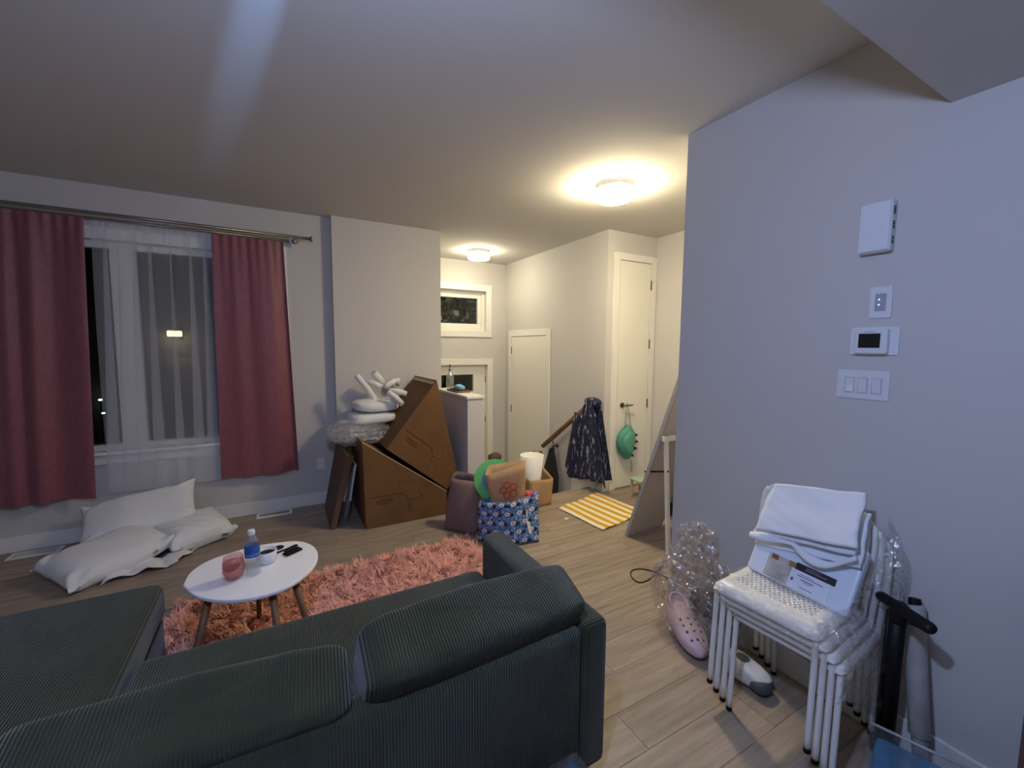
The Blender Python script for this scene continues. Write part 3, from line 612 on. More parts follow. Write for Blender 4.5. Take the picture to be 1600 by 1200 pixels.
# kraft bag inside it
kb = thing('kraft_bag', 'brown paper bag with red flower emblem inside the blue shopper', 'bag', (1.60, 2.90, .05))
bag_shell([(1.50, 2.885, .06), (1.63, 2.81, .06), (1.71, 2.87, .06), (1.57, 2.95, .06)], [(1.38, 2.895, .55), (1.665, 2.795, .635), (1.76, 2.92, .62), (1.45, 2.98, .60)], kraft_m, 'bag_body', kb, .012, 8, 6)
nrm = Vector((-.40, -.91, .03)).normalized(); ctr = Vector((1.548, 2.815, .435)); ux = Vector((.90, -.40, .15)).normalized(); uz = ux.cross(nrm).normalized()
if uz.z < 0: uz = -uz
for q in range(5):
    a = .5+q*2*PI/5; c0 = ctr+ux*.045*math.cos(a)+uz*.045*math.sin(a)
    MB().tube([c0+ux*.026*math.cos(t)+uz*.026*math.sin(t) for t in [2*PI*i/14 for i in range(15)]], .0045, 6).build('emblem_petal', red_m, kb, smooth=True)
MB().obox(ctr+ux*.0-uz*.12-nrm*0, ux*.13+uz*.06, nrm*.002, uz*.016).build('red_stripe', M('salmon_print', (.55, .22, .13), .8), kb)
gr = thing('toy_ring', 'green and blue plastic ring sticking out beside the kraft bag', 'toy', (1.43, 2.93, .40))
def annulus(r0, r1, c, mat, nm, t):
    ax = Vector((.93, -.36, 0)).normalized(); ay = Vector((.10, .26, .96)).normalized(); nn_ = ax.cross(ay).normalized()
    sec = [(r0, -.008), (r1, -.006), (r1, .006), (r0, .008)]; N_ = 44
    vs = [Vector(c)+(ax*math.cos(2*PI*i/N_)+ay*math.sin(2*PI*i/N_))*r+nn_*h for i in range(N_) for r, h in sec]
    MB().add(vs, [(4*i+k, 4*((i+1) % N_)+k, 4*((i+1) % N_)+(k+1) % 4, 4*i+(k+1) % 4) for i in range(N_) for k in range(4)]).build(nm, mat, t, smooth=False)
RC = (1.505, 2.975, .475)
annulus(.105, .168, RC, M('green_plastic', (.11, .50, .12), .4), 'outer_ring', gr)
annulus(.062, .104, RC, M('blue_plastic', (.08, .24, .36), .4), 'inner_ring', gr)
tag(MB().blob((1.545, 3.06, .635), .06, .04, .04, .9, 24, 14, crumple(.18, 14, 4)).build('brown_plush', M('brown_plush', (.10, .05, .03), .95, bmp=.6, bscale=60), smooth=True), 'dark brown fuzzy toy peeking out above the kraft bag', 'toy')
tag(MB().blob((1.76, 2.86, .345), .045, .035, .03, .8, 20, 12, crumple(.15, 10, 2)).build('red_packet', M('red_packet', (.45, .02, .03), .4), smooth=True), 'small red packet in the corner of the blue shopper', 'packet')
sk = thing('brown_sack', 'dusky brown sack slumped on the floor between carton and blue shopper', 'sack', (1.3, 3.25, 0))
bag_shell([(1.185, 3.30, .002), (1.36, 3.06, .002), (1.47, 3.20, .002), (1.30, 3.42, .002)], [(1.26, 3.28, .44), (1.42, 3.14, .42), (1.47, 3.22, .45), (1.32, 3.36, .47)], sack_m, 'sack_body', sk, .03, 10, 9)
MB().tube(smoothpath([(1.43, 3.15, .42), (1.46, 3.12, .38), (1.45, 3.10, .30), (1.44, 3.09, .22)], 5), .014, 8).build('ruffled_edge', kraft_m, sk, smooth=True)
k2 = thing('kraft_bag', 'brown paper bag holding the white tapered bin by the stairs', 'bag', (2.2, 3.42, 0))
bag_shell([(2.07, 3.34, .002), (2.31, 3.34, .002), (2.32, 3.54, .002), (2.08, 3.54, .002)], [(2.06, 3.33, .28), (2.32, 3.325, .265), (2.34, 3.55, .33), (2.07, 3.55, .32)], kraft_m, 'bag_body', k2, .008, 8, 12)
bn = thing('white_bin', 'white tapered plastic bin standing in the brown paper bag', 'bin', (2.14, 3.40, .01))
MB().lathe([(.0005, .006), (.055, .004), (.060, .01), (.118, .49), (.114, .49), (.056, .015), (.0005, .012)], 36, (2.145, 3.44, .006), False).build('bin_body', M('bin_white', (.80, .79, .76), .45), bn, smooth=True)

# ------------------------------------------------------------ handrail with garments
hr = thing('handrail', 'wooden handrail sloping down the entry stairs', 'handrail', (2.93, 4.0, .3))
MB().tube([(2.93, 4.44, .285), (2.93, 3.50, .965)], .024, 14, True, 1.25).build('rail', WOOD('rail_wood', (.16, .09, .045), (.32, .21, .12), .4, (14, 2, 14), False), hr, smooth=True)
for y, z in ((4.22, .42), (3.52, .93)):
    MB().tube(smoothpath([(2.998, y, z-.09), (2.95, y, z-.085), (2.93, y, z-.02)], 5), .008, 10).build('bracket', bronze_m, hr, smooth=True)
    MB().tube([(2.9995, y, z-.09), (2.988, y, z-.09)], .026, 16).build('bracket_plate', bronze_m, hr)
# navy coat hanging over the rail's upper end
m, n_, b_, o_ = nt('navy_leaf_print'); v_ = coords(n_, (1, 1, .35)); vo = n_.nodes.new('ShaderNodeTexNoise'); vo.inputs['Scale'].default_value = 34; vo.inputs['Detail'].default_value = 2; n_.links.new(v_, vo.inputs['Vector'])
n_.links.new(ramp(n_, vo.outputs[0], [(.54, (.008, .011, .040)), (.60, (.05, .06, .14)), (.68, (.38, .40, .50))]), b_.inputs['Base Color']); b_.inputs['Roughness'].default_value = .8
navy = m
ct = thing('patterned_coat', 'navy patterned coat draped over the top of the handrail', 'coat', (2.92, 3.50, .13))
def coatfn(yA, yB, zt, zb, x0, amp, nf, s_, hem):
    def fn(u, v):
        wdt = (.20+.80*v**.85); yc = yA[0]+(yB[0]-yA[0])*v; hw = yA[1]+(yB[1]-yA[1])*v
        y = yc+(u-.5)*2*hw
        z = zt-(4*(u-.5)**2)*.10*(1-v)+(zb-zt)*v+hem*math.sin(u*5+s_)*v
        return (x0-amp*(.25+.75*v)*(1+math.sin(2*PI*nf*u+s_+1.5*v))-.015*math.sin(PI*u), y, z)
    return fn
MB().grid(coatfn((3.495, .10), (3.52, .355), .985, .115, 2.895, .022, 3.5, .4, .035), 60, 40).build('front_panel', navy, ct, smooth=True, solid=.006)
MB().grid(coatfn((3.46, .09), (3.40, .21), .985, .16, 2.965, .006, 2.5, 2.0, .03), 40, 30).build('rear_panel', navy, ct, smooth=True, solid=.006)
MB().blob((2.925, 3.475, .965), .06, .115, .055, .9, 24, 12, crumple(.1, 8, 1)).build('collar', navy, ct, smooth=True)
MB().grid(lambda u, v: (2.885-.02*math.sin(PI*u)-.02*v, 3.66+(u-.5)*.13+.13*v, .80-.64*v+.03*u), 14, 24).build('sleeve', navy, ct, smooth=True, solid=.02)
bj = thing('black_umbrella_bag', 'slim black garment hanging from the lower handrail bracket', 'garment', (2.93, 4.2, -.35))
def jf(u, v):
    hw = .03+.135*min(1, v*1.9)**.8-.05*max(0, v-.75)
    return (2.93+.045*math.cos(2*PI*u)*(.4+.6*min(1, v*2)), 4.235+hw*math.sin(2*PI*u)+.04*v, .30-.66*v)
MB().grid(jf, 28, 20).build('garment_body', matblack_m, bj, smooth=True)
MB().tube(smoothpath([(2.90, 4.22, .28), (2.93, 4.215, .335), (2.96, 4.22, .28)], 5), .006, 8).build('loop', matblack_m, bj, smooth=True)
for z in (.01, -.03): B(2.868, 2.872, 4.27, 4.33, z, z+.016).build('print_line', M('grey_print%d' % int(z*100), (.25, .25, .25), .7), bj)
B(2.866, 2.871, 4.15, 4.185, -.13, -.03).build('white_tag', white_m, bj)

# ------------------------------------------------------------ closet door bag
teal = M('teal_nylon', (.075, .30, .225), .6, bmp=.35, bscale=26, bdist=.01)
hb = thing('drawstring_bag', 'teal drawstring bag with dark spikes hanging on the closet door lever', 'bag', (3.28, 3.29, .33))
def bagpoly(sc, y0, dy):
    pts = [(3.245, .700), (3.305, .718), (3.372, .640), (3.390, .560), (3.368, .470), (3.335, .375), (3.290, .335), (3.205, .400), (3.150, .480), (3.142, .560), (3.175, .650)]
    c = Vector((3.270, 0, .535)); mb = MB(); P = smoothpath([(x, 0, z) for x, z in pts+pts[:1]], 4)[:-1]; n = len(P); rings = []
    for k, (f, d) in enumerate(((1.0, 0), (.93, .55), (.70, .88), (.35, 1.0), (.02, 1.04))):
        rings.append([Vector((c.x+(p.x-c.x)*f*sc, y0-dy*d+.006*wob(p.x*3*f, p.z*3, k), c.z+(p.z-c.z)*f*sc)) for p in P])
    back = [Vector((c.x+(p.x-c.x)*f*sc, y0+.35*dy*(1-f), c.z+(p.z-c.z)*f*sc)) for f in (.02,) for p in P]
    vs = [q for g in rings for q in g]+back
    fs = [(j*n+i, j*n+(i+1) % n, (j+1)*n+(i+1) % n, (j+1)*n+i) for j in range(4) for i in range(n)]
    fs += [(5*n+i, 5*n+(i+1) % n, (i+1) % n, i) for i in range(n)]+[tuple(4*n+i for i in range(n)), tuple(5*n+i for i in range(n))]
    return mb.add(vs, fs)
bagpoly(1, 3.335, .075).build('bag_body', teal, hb, smooth=True)
bagpoly(.70, 3.275, .028).build('front_pocket', M('teal_pocket', (.10, .36, .27), .6, bmp=.3, bscale=20, bdist=.01), hb, smooth=True)
spk = M('dark_spike', (.012, .03, .04), .7)
for (x, z, a) in ((3.372, .600, .1), (3.382, .530, .0), (3.368, .460, -.1), (3.330, .395, -.4)):
    d0 = Vector((math.cos(a), 0, math.sin(a))); e0 = Vector((-math.sin(a), 0, math.cos(a))); c0 = Vector((x, 3.325, z))
    MB().prism([c0+e0*.036-d0*.02, c0+d0*.068-e0*.012, c0-e0*.036-d0*.02], (0, -.014, 0)).build('spike', spk, hb)
cordm = M('bag_cord', (.28, .36, .28), .8)
for s_ in (-1, 1):
    MB().tube(smoothpath([(3.27+s_*.002, 3.318, .952), (3.262+s_*.022, 3.31, .86), (3.262+s_*.045, 3.295, .70)], 5), .005, 8).build('cord', cordm, hb, smooth=True)
MB().tube(smoothpath([(3.25, 3.318, .938), (3.262, 3.316, .955), (3.276, 3.318, .938)], 5), .005, 8).build('cord_loop', cordm, hb, smooth=True)
MB().tube(smoothpath([(3.315, 3.29, .34), (3.335, 3.29, .28), (3.332, 3.29, .20), (3.318, 3.29, .26), (3.312, 3.29, .33)], 5), .006, 8).build('cord_tail', cordm, hb, smooth=True)

# ------------------------------------------------------------ hallway floor: mat, mirror, stool, cable, paper
m, n_, b_, o_ = nt('yellow_stripes'); tcn = n_.nodes.new('ShaderNodeUVMap'); tcn.uv_map = 'UVMap'; sx = n_.nodes.new('ShaderNodeSeparateXYZ'); n_.links.new(tcn.outputs[0], sx.inputs[0])
fr = mth('FRACT', mth('MULTIPLY', sx.outputs[0], 6.5)); edge = noise(n_, coords(n_), 40, 3)
st_ = mth('GREATER_THAN', mth('ADD', fr, mth('MULTIPLY', mth('SUBTRACT', edge, .5), .12)), .48)
n_.links.new(mixc(st_, (.80, .74, .60), (.60, .33, .012)), b_.inputs['Base Color']); b_.inputs['Roughness'].default_value = .9
bump(n_, b_, noise(n_, coords(n_), 300, 2), .3, .002)
c1, c2, c3, c4 = Vector((2.31, 3.215, 0)), Vector((2.358, 2.632, 0)), Vector((2.99, 2.745, 0)), Vector((2.93, 3.375, 0))
def matf(u, v):
    p = (c1.lerp(c4, u)).lerp(c2.lerp(c3, u), v); p.z = .006+.010*max(0, math.sin(u*9+v*2))*(1-v)+.012*max(0, v-.8)/.2*(.5+.5*math.sin(u*13))*.8; return p
mt = MB().grid(matf, 40, 24).build('striped_mat', m, smooth=True, solid=.006)
uvl = mt.data.uv_layers.new(name='UVMap'); nn = 41
for lp in mt.data.loops:
    vi = lp.vertex_index; uvl.data[lp.index].uv = ((vi % nn)/40, (vi//nn)/24)
tag(mt, 'yellow and white striped mat on the hallway floor', 'mat')
pc = MB().obox((2.225, 2.965, .0005), (.035, .012, 0), (-.010, .028, 0), (0, 0, .003)).build('paper_scrap', white_m); tag(pc, 'tiny white paper scrap on the hallway floor', 'paper')
mr = thing('standing_mirror', 'standing floor mirror turned away with white hinged back stand', 'mirror', (2.665, 2.25, 0))
bot = Vector((2.475, 2.456, .004)); d_ = Vector((0, -.456, 1.32)).normalized(); wv_ = Vector((.392, .016, 0)); nm_ = Vector((0, 1.32, .456)).normalized()
MB().obox(bot, wv_, nm_*.018, d_*1.62).build('back_panel', M('mirror_backing', (.50, .46, .43), .8), mr)
for o0 in (bot-Vector((.014, 0, 0)), bot+wv_): MB().obox(o0-nm_*.004, Vector((.014, 0, 0)), nm_*.030, d_*1.62).build('edge_moulding', M('grey_moulding', (.40, .39, .40), .5) if 'grey_moulding' not in MATS else MATS['grey_moulding'], mr)
MB().obox(bot+nm_*.019, wv_, nm_*.003, d_*1.62).build('mirror_glass', M('mirror_glass', (.85, .86, .86), .03, 1), mr)
ytop = 2.456-.3455*.90
for x in (2.470, 2.838): MB().hexa([(x, 2.045, .003), (x+.03, 2.045, .003), (x+.03, 2.07, .003), (x, 2.07, .003)], [(x, ytop-.035, .90), (x+.03, ytop-.035, .90), (x+.03, ytop-.012, .90), (x, ytop-.012, .90)]).build('stand_post', white_m, mr, bevel=.002)
B(2.455, 2.885, ytop-.04, ytop-.010, .862, .90).build('top_rail', white_m, mr, bevel=.003)
B(2.50, 2.838, 2.047, 2.068, .06, .085).build('bottom_rail', white_m, mr, bevel=.003)
B(2.575, 2.60, ytop-.043, ytop-.040, .872, .892).build('hinge_plate', steel_m, mr)
MB().tube([(2.478, 2.305, .585), (2.480, 2.085, .645)], .007, 8).build('strap', black_m, mr)
so = thing('step_stool', 'small beige stool with pale green top near the closet door', 'stool', (3.24, 3.06, 0))
B(3.155, 3.325, 2.985, 3.145, .185, .205).build('seat', M('pale_green_top', (.40, .55, .42), .6), so, bevel=.006)
for (x, y) in ((3.165, 2.995), (3.295, 2.995), (3.165, 3.115), (3.295, 3.115)): B(x, x+.022, y, y+.022, .002, .185).build('leg', M('beige_leg', (.55, .42, .26), .6) if 'beige_leg' not in MATS else MATS['beige_leg'], so)
B(3.165, 3.317, 2.997, 3.012, .02, .16).build('side_panel', MATS['beige_leg'], so)
cbp = [(3.015, 2.458), (2.869, 2.416), (2.643, 2.264), (2.436, 2.081), (2.253, 1.947), (2.127, 1.904), (2.041, 1.907), (2.036, 1.971), (2.088, 2.035), (2.157, 2.037), (2.215, 1.986), (2.234, 1.919), (2.241, 1.87), (2.239, 1.826)]
cbp = [(2.70, 2.02), (2.66, 2.02), (2.56, 2.01), (2.42, 2.02)]+cbp[4:]
pts = smoothpath([(x, y, .005) for x, y in cbp], 6)
for i, p in enumerate(pts): p.z = .005+(.006 if 18 < i < 26 else 0)
cbl = thing('power_cable', 'thin black power cable looped on the hallway floor', 'cable', (2.2, 1.95, 0))
MB().tube(pts, .0035, 8).build('cord', black_m, cbl, smooth=True)
MB().tube([(2.239, 1.83, .008), (2.237, 1.78, .008)], .008, 10).build('plug', white_m, cbl)
bk = thing('black_backpack', 'black bag with grey band on the floor behind the mirror stand', 'bag', (3.05, 2.60, 0))
MB().blob((3.08, 2.62, .20), .10, .10, .20, .75, 30, 18, crumple(.06, 8, 2)).build('bag_body', matblack_m, bk, smooth=True)
MB().lathe([(.103, .16), (.106, .19), (.104, .22)], 28, (3.08, 2.62, 0), False).build('grey_band', M('grey_band', (.16, .17, .18), .7), bk, smooth=True)

# ------------------------------------------------------------ right wall fittings
pw = M('fitting_white', (.70, .72, .76), .45)
def ry(y): return y*1.0246
def rz(z): return 1.55+(z-1.55)*1.0246
bx = thing('wall_chime_box', 'white vented box, highest of the wall fittings above the chairs', 'wall box', (XR, ry(.765), rz(1.915)))
y0, y1, z0, z1 = .735, .835, 1.925, 2.115
B(XR-.040, XR, y0, y1, z0, z1).build('housing', pw, bx, bevel=.006)
B(XR-.046, XR-.039, y0+.004, y1-.001, z0+.004, z1-.004).build('cover', pw, bx, bevel=.003)
for gz in (.028, .083, .138):
    for i in range(4): B(XR-.031, XR-.014, y0-.0012, y0+.001, z0+gz+i*.0075, z0+gz+i*.0075+.0042).build('vent_slot', gap_m, bx)
s1 = thing('dimmer_switch', 'small white wall control with translucent centre above the thermostat', 'switch', (XR, .76, 1.67))
B(XR-.006, XR, .726, .797, 1.672, 1.795).build('plate', pw, s1, bevel=.003)
B(XR-.0085, XR-.005, .744, .779, 1.700, 1.768).build('centre_panel', M('smoky_panel', (.36, .39, .46), .25), s1, bevel=.001)
for z in (1.722, 1.742): B(XR-.0095, XR-.0084, .763, .768, z, z+.005).build('led', EM('led_%d' % int(z*1000), (.7, .85, 1), 1.2), s1)
th = thing('thermostat', 'white thermostat with dark screen on a wide backplate', 'thermostat', (XR, .77, 1.525))
B(XR-.007, XR, .694, .852, 1.527, 1.638).build('backplate', pw, th, bevel=.006, seg=3)
B(XR-.030, XR-.006, .722, .832, 1.531, 1.630).build('body', pw, th, bevel=.008, seg=3)
B(XR-.0315, XR-.029, .744, .814, 1.556, 1.612).build('screen', M('lcd', (.010, .012, .011), .15), th)
B(XR-.0308, XR-.0295, .760, .796, 1.617, 1.6205).build('brand_line', M('grey_line', (.35, .37, .4), .6), th)
s3 = thing('triple_switch', 'white three-gang switch plate, lowest of the wall fittings above the chairs', 'switch', (XR, .80, 1.345))
B(XR-.006, XR, .712, .888, 1.347, 1.465).build('plate', pw, s3, bevel=.003)
for i, y in enumerate((.842, .798, .752)):
    B(XR-.0075, XR-.0055, y-.017, y+.017, 1.372, 1.436).build('switch_recess', M('recess%d' % i, (.42, .44, .48), .6), s3)
    MB().hexa([(XR-.0075, y-.0145, 1.375), (XR-.0075, y+.0145, 1.375), (XR-.004, y+.0145, 1.375), (XR-.004, y-.0145, 1.375)], [(XR-.0125 if i else XR-.0085, y-.0145, 1.433), (XR-.0125 if i else XR-.0085, y+.0145, 1.433), (XR-.004, y+.0145, 1.433), (XR-.004, y-.0145, 1.433)]).build('rocker', pw, s3, bevel=.001)
B(XR-.0095, XR-.0075, .8285, .8555, 1.377, 1.402).build('night_light', M('night_light', (.80, .82, .86), .3), s3)

# ------------------------------------------------------------ stack of white chairs
m, n_, b_, o_ = nt('perforated_white_seat'); cd = coords(n_); sx = n_.nodes.new('ShaderNodeSeparateXYZ'); n_.links.new(cd, sx.inputs[0])
gx = mth('MULTIPLY', sx.outputs[0], 55); gy = mth('ADD', mth('MULTIPLY', sx.outputs[1], 55), mth('MULTIPLY', mth('MODULO', mth('FLOOR', gx), 2.0), .5))
dd = mth('SQRT', mth('ADD', mth('POWER', mth('SUBTRACT', mth('FRACT', gx), .5), 2), mth('POWER', mth('SUBTRACT', mth('FRACT', gy), .5), 2)))
inn = mth('MULTIPLY', mth('LESS_THAN', mth('ABSOLUTE', sx.outputs[1]), .145), mth('MULTIPLY', mth('GREATER_THAN', sx.outputs[0], -.115), mth('LESS_THAN', sx.outputs[0], .13)))
hole = mth('MULTIPLY', mth('LESS_THAN', dd, .30), mth('MULTIPLY', inn, mth('GREATER_THAN', sx.outputs[2], .44)))
n_.links.new(mixc(hole, (.86, .86, .84), (.25, .25, .25)), b_.inputs['Base Color']); b_.inputs['Roughness'].default_value = .32
seat_m = m
def make_chair():
    t = thing('stacking_chair', '', 'chair', (0, 0, 0), 'stacked white chairs')
    HW = .187
    for s_ in (-1, 1):
        fl_ = MB().tube(smoothpath([(-.190, s_*HW, .004), (-.178, s_*HW*.99, .30), (-.172, s_*HW*.985, .425), (-.160, s_*HW*.98, .440), (-.12, s_*HW*.97, .442)], 4), .0105, 12).build('front_leg', chairw_m, t, smooth=True)
        rl_ = MB().tube(smoothpath([(.185, s_*HW, .004), (.165, s_*HW*.99, .30), (.160, s_*HW, .46), (.178, s_*(HW+.008), .62), (.192, s_*(HW+.006), .76), (.194, s_*(HW-.01), .80)], 4), .0105, 12).build('rear_leg', chairw_m, t, smooth=True)
        for x, z, lg in ((-.190, .0, fl_), (.185, .0, rl_)):
            MB().lathe([(.0115, .0), (.0125, .004), (.0115, .018)], 12, (x, s_*HW, z)).build('foot_cap', black_m, lg)
        MB().tube([(-.165, s_*HW*.975, .436), (.16, s_*HW*.98, .436)], .0085, 8).build('side_rail', chairw_m, t, smooth=True)
    MB().tube([(-.170, -HW*.985, .432), (-.170, HW*.985, .432)], .0105, 10).build('front_rail', chairw_m, t, smooth=True)
    def sf(u, v):
        a = (u-.5)*2; b = (v-.5)*2
        x = -.005+.195*math.copysign(abs(a)**1.0, a); y = .202*b
        rx, ry_ = max(0, abs(a)-.78)/.22, max(0, abs(b)-.80)/.20
        e_ = min(1, math.hypot(rx, ry_)); z = .462-.038*e_**2.2-.010*(1-a*a)*(1-b*b)
        k_ = 1-.05*rx*ry_; return (x*k_, y*k_, z)
    MB().grid(sf, 40, 40).build('seat', seat_m, t, smooth=True, solid=.006)
    def bf_(u, v):
        b = (u-.5)*2; z = .585+.235*v; cr = max(0, abs(b)-.82)/.18
        return (.172+.022*v+.030*(1-b*b)+.012*0, .196*b*(1-.03*v*v), z-.03*cr**2*v**6+.03*cr**2*(1-v)**6)
    MB().grid(bf_, 36, 14).build('backrest', chairw_m, t, smooth=True, solid=.010)
    return t
def dup(root, loc, rz_, label):
    r = root.copy(); COL.objects.link(r); r.location = loc; r.rotation_euler = (0, 0, rz_); r['label'] = label
    for ch in list(root.children):
        c = ch.copy(); COL.objects.link(c); c.parent = r
        for g in list(ch.children):
            d = g.copy(); COL.objects.link(d); d.parent = c
    return r
ch0 = make_chair()
labs = ['white steel stacking chair at the bottom of the stack', 'white steel stacking chair second from the bottom of the stack', 'white steel stacking chair second from the top of the stack', 'white steel stacking chair topmost in the stack, holding the sheet pack']
CB = (1.846, .838); rzc = math.radians(3.5)
for i in range(1, 4): dup(ch0, (CB[0]-.019*i, CB[1]+.019*i, .036*i), rzc, labs[i])
ch0.location = (CB[0], CB[1], 0); ch0.rotation_euler = (0, 0, rzc); ch0['label'] = labs[0]
# plastic film around the stack's right side and front
def film(u, v):
    prof = [(1.60, .60), (1.64, .615), (1.80, .60), (1.93, .66), (2.01, .78), (2.045, .90)]
    q = u*(len(prof)-1); i = min(int(q), len(prof)-2); t = q-i; x = prof[i][0]*(1-t)+prof[i+1][0]*t; y_ = .612
    zt = prof[i][1]*(1-t)+prof[i+1][1]*t+.012; zb = .36-.30*min(1, max(0, u*1.6-.3)); z = zt+(zb-zt)*v
    return (x+.012*wob(z*2, u*2, 1), .622+.02*(1-v)*(1-v)*0+.022*wob(u*1.6, v*1.6, 2)-.016*math.sin(PI*v)+.05*(1-min(1, v*6)), z)
fm = MB().grid(film, 50, 50).build('plastic_film', plast_m, smooth=False)
tag(fm, 'clear plastic film wrapped around the side of the chair stack', 'plastic film')
def film2(u, v):  # over the front edge of the seat
    y = .66+.40*u; a = v*PI*.55
    return (1.625-.055*math.sin(a)+.14*(1-math.sin(a))*(1 if v < .5 else 0)+.006*wob(u*3, v*3, 0), y, .59-.085*(1-math.cos(a))+.006*wob(u*3.3, v*2, 3)+.01*math.sin(PI*u))
MB().grid(film2, 50, 20).build('front_film', THIN('seat_film', (.98, .98, .98), .22, .12, .05, (.9, .92, .95), True, 30), fm, smooth=False)
# sheet package
pk = thing('sheet_pack', 'packaged white bed sheets with photo label leaning on the top chair', 'package', (1.86, .86, .6))
O = Vector((1.790, 1.062, .583)); ex = Vector((-.006, -.385, -.012)); ez = Vector((.125, -.004, .225)); en = ex.cross(ez).normalized()
if en.x > 0: en = -en
MB().obox(O, ex, -en*.045, ez).build('pack_body', M('sheet_white', (.68, .76, .88), .35, coat=.3), pk, bevel=.012, seg=3)
def lab(u0, u1, v0, v1, h, mat, nm): MB().obox(O+ex*u0+ez*v0+en*h, ex*(u1-u0), en*.0008, ez*(v1-v0)).build(nm, mat, pk)
ph_m = M('photo_print', (.46, .43, .38), .4, var=.35, vscale=22)
lp = MB().obox(O+ex*.19+ez*.03+en*.0008, ex*.30, en*.0008, ez*.38).build('label_photo', ph_m, pk)
def sub(u0, u1, v0, v1, h, mat, nm, par): MB().obox(O+ex*u0+ez*v0+en*h, ex*(u1-u0), en*.0006, ez*(v1-v0)).build(nm, mat, par)
sub(.22, .29, .33, .41, .0017, M('photo_brown', (.22, .10, .05), .4), 'photo_lamp', lp); sub(.40, .49, .33, .415, .0017, M('photo_tan', (.30, .17, .07), .4), 'photo_headboard', lp)
bnr = MB().obox(O+ex*.47+ez*.325+en*.0016, ex*.37, en*.0008, ez*.11).build('label_banner', M('label_black', (.012, .010, .016), .4), pk)
lfd = MB().obox(O+ex*.44+ez*.03+en*.0010, ex*.37, en*.0008, ez*.30).build('label_field', M('label_white', (.70, .76, .86), .4), pk)
gt, nvt = M('grey_text', (.17, .16, .19), .5), M('navy_text', (.16, .18, .30), .5)
for (a, b, z_, h_) in ((.57, .70, .395, .014), (.56, .76, .362, .018)): sub(a, b, z_, z_+h_, .0028, gt, 'label_text', bnr)
for (a, b, z_, h_) in ((.53, .66, .275, .010), (.51, .75, .245, .014), (.55, .67, .195, .018), (.58, .65, .172, .008), (.56, .68, .085, .012)): sub(a, b, z_, z_+h_, .0022, nvt, 'label_text', lfd)
sub(.462, .482, .14, .19, .0022, M('navy_badge', (.03, .05, .16), .5), 'label_badge', lfd)
# folded linen over the pack
ln_ = thing('folded_linen', 'folded pale cotton sheet draped over the sheet pack and chair back', 'linen', (1.9, .87, .72))
LL, UL, UR, LR = Vector((1.842, 1.068, .735)), Vector((1.925, 1.038, .935)), Vector((1.945, .700, .985)), Vector((1.850, .680, .80))
for i, (sc_, of, sh) in enumerate(((.92, 0, Vector((.004, -.012, -.055))), (1.0, .016, Vector((0, .0, -.012))), (.97, .034, Vector((.004, -.012, .010))))):
    def lf_(u, v, of=of, sh=sh, i=i):
        a = .5+(u-.5)*(1-.03*i); p = (LL.lerp(LR, a)).lerp(UL.lerp(UR, a), v)+sh
        nn_ = Vector((-.9, 0, .42)); q = p+nn_*(of+.007*wob(u*.35+i, v*.4, i)+.0025*wob(u*.9+i, v*1.1, 1)); q.y += .008*wob(v*.6, i, u*.2); q.z += .006*wob(u*.6+2*i, 1, i); return q
    MB().grid(lf_, 36, 24).build('fold', linen_m, ln_, smooth=True, solid=.014)
lw = [(LL+(LR-LL)*t+Vector((-.022, 0, -.012-.055*max(0, math.sin(PI*(t-.45)/.55)) if t > .45 else -.012))) for t in [i/20 for i in range(21)]]
MB().tube(lw, [.014+.006*math.sin(i*.6) for i in range(21)], 10, True, .7).build('rolled_hem', linen_m, ln_, smooth=True)

# ------------------------------------------------------------ bag of shoes beside the stack
cs = thing('perforated_clog', 'pale pink perforated clog in the clear bag', 'shoe', (1.86, 1.36, 0))
lil = M('lilac_foam', (.60, .45, .53), .5, bmp=.1, bscale=40)
P0, P1 = Vector((1.935, 1.555, .0)), Vector((1.755, 1.225, .0)); ax_ = (P1-P0); L0 = ax_.length; ax_.normalize(); sd_ = Vector((-ax_.y, ax_.x, 0))
def clog(u, v, inset=0.0, h0=0.0):
    a = 2*PI*u; s_ = -1+2*v
    return None
def clogp(t, a):   # t along heel->toe, a around
    w_ = .058+.016*math.sin(PI*t)-.02*max(0, t-.8)/.2; hgt = .15-.06*t-.02*max(0, t-.75)/.25
    rr = (1-abs(2*t-1)**5)**.5
    zc = hgt/2+.012
    return P0+ax_*L0*(.02+.96*t)+sd_*w_*rr*math.cos(a)+Vector((0, 0, zc+hgt/2*rr*math.copysign(abs(math.sin(a))**.8, math.sin(a))))
MB().grid(lambda u, v: clogp(v, 2*PI*u), 28, 26).build('upper', lil, cs, smooth=True)
op_ = [clogp(.20, PI/2)+ax_*.062*math.cos(q)+sd_*.046*math.sin(q)+Vector((0, 0, -.006-.022*math.cos(q))) for q in [2*PI*i/24 for i in range(24)]]
MB().tube(op_+op_[:1], .009, 8, False).build('collar_rim', lil, cs, smooth=True)
MB().add(op_, [tuple(range(24))]).build('opening', M('lilac_inside', (.40, .32, .42), .6), cs)
for i in range(4):
    for j in range(3):
        c0 = clogp(.52+.11*i, PI/2+.55*(j-1)); MB().blob(c0, .007, .007, .006, 1, 10, 6).build('hole', M('clog_hole', (.10, .07, .10), .8) if 'clog_hole' not in MATS else MATS['clog_hole'], cs)
gs = thing('grey_shoe', 'dark grey shoe inside the clear bag against the wall', 'shoe', (1.99, 1.36, 0))
MB().blob((1.955, 1.33, .20), .055, .12, .06, .8, 30, 16, crumple(.08, 8, 3)).build('upper', M('grey_suede', (.10, .105, .11), .8), gs, smooth=True)
MB().blob((1.95, 1.30, .255), .035, .05, .02, .8, 20, 10).build('opening', black_m, gs, smooth=True)
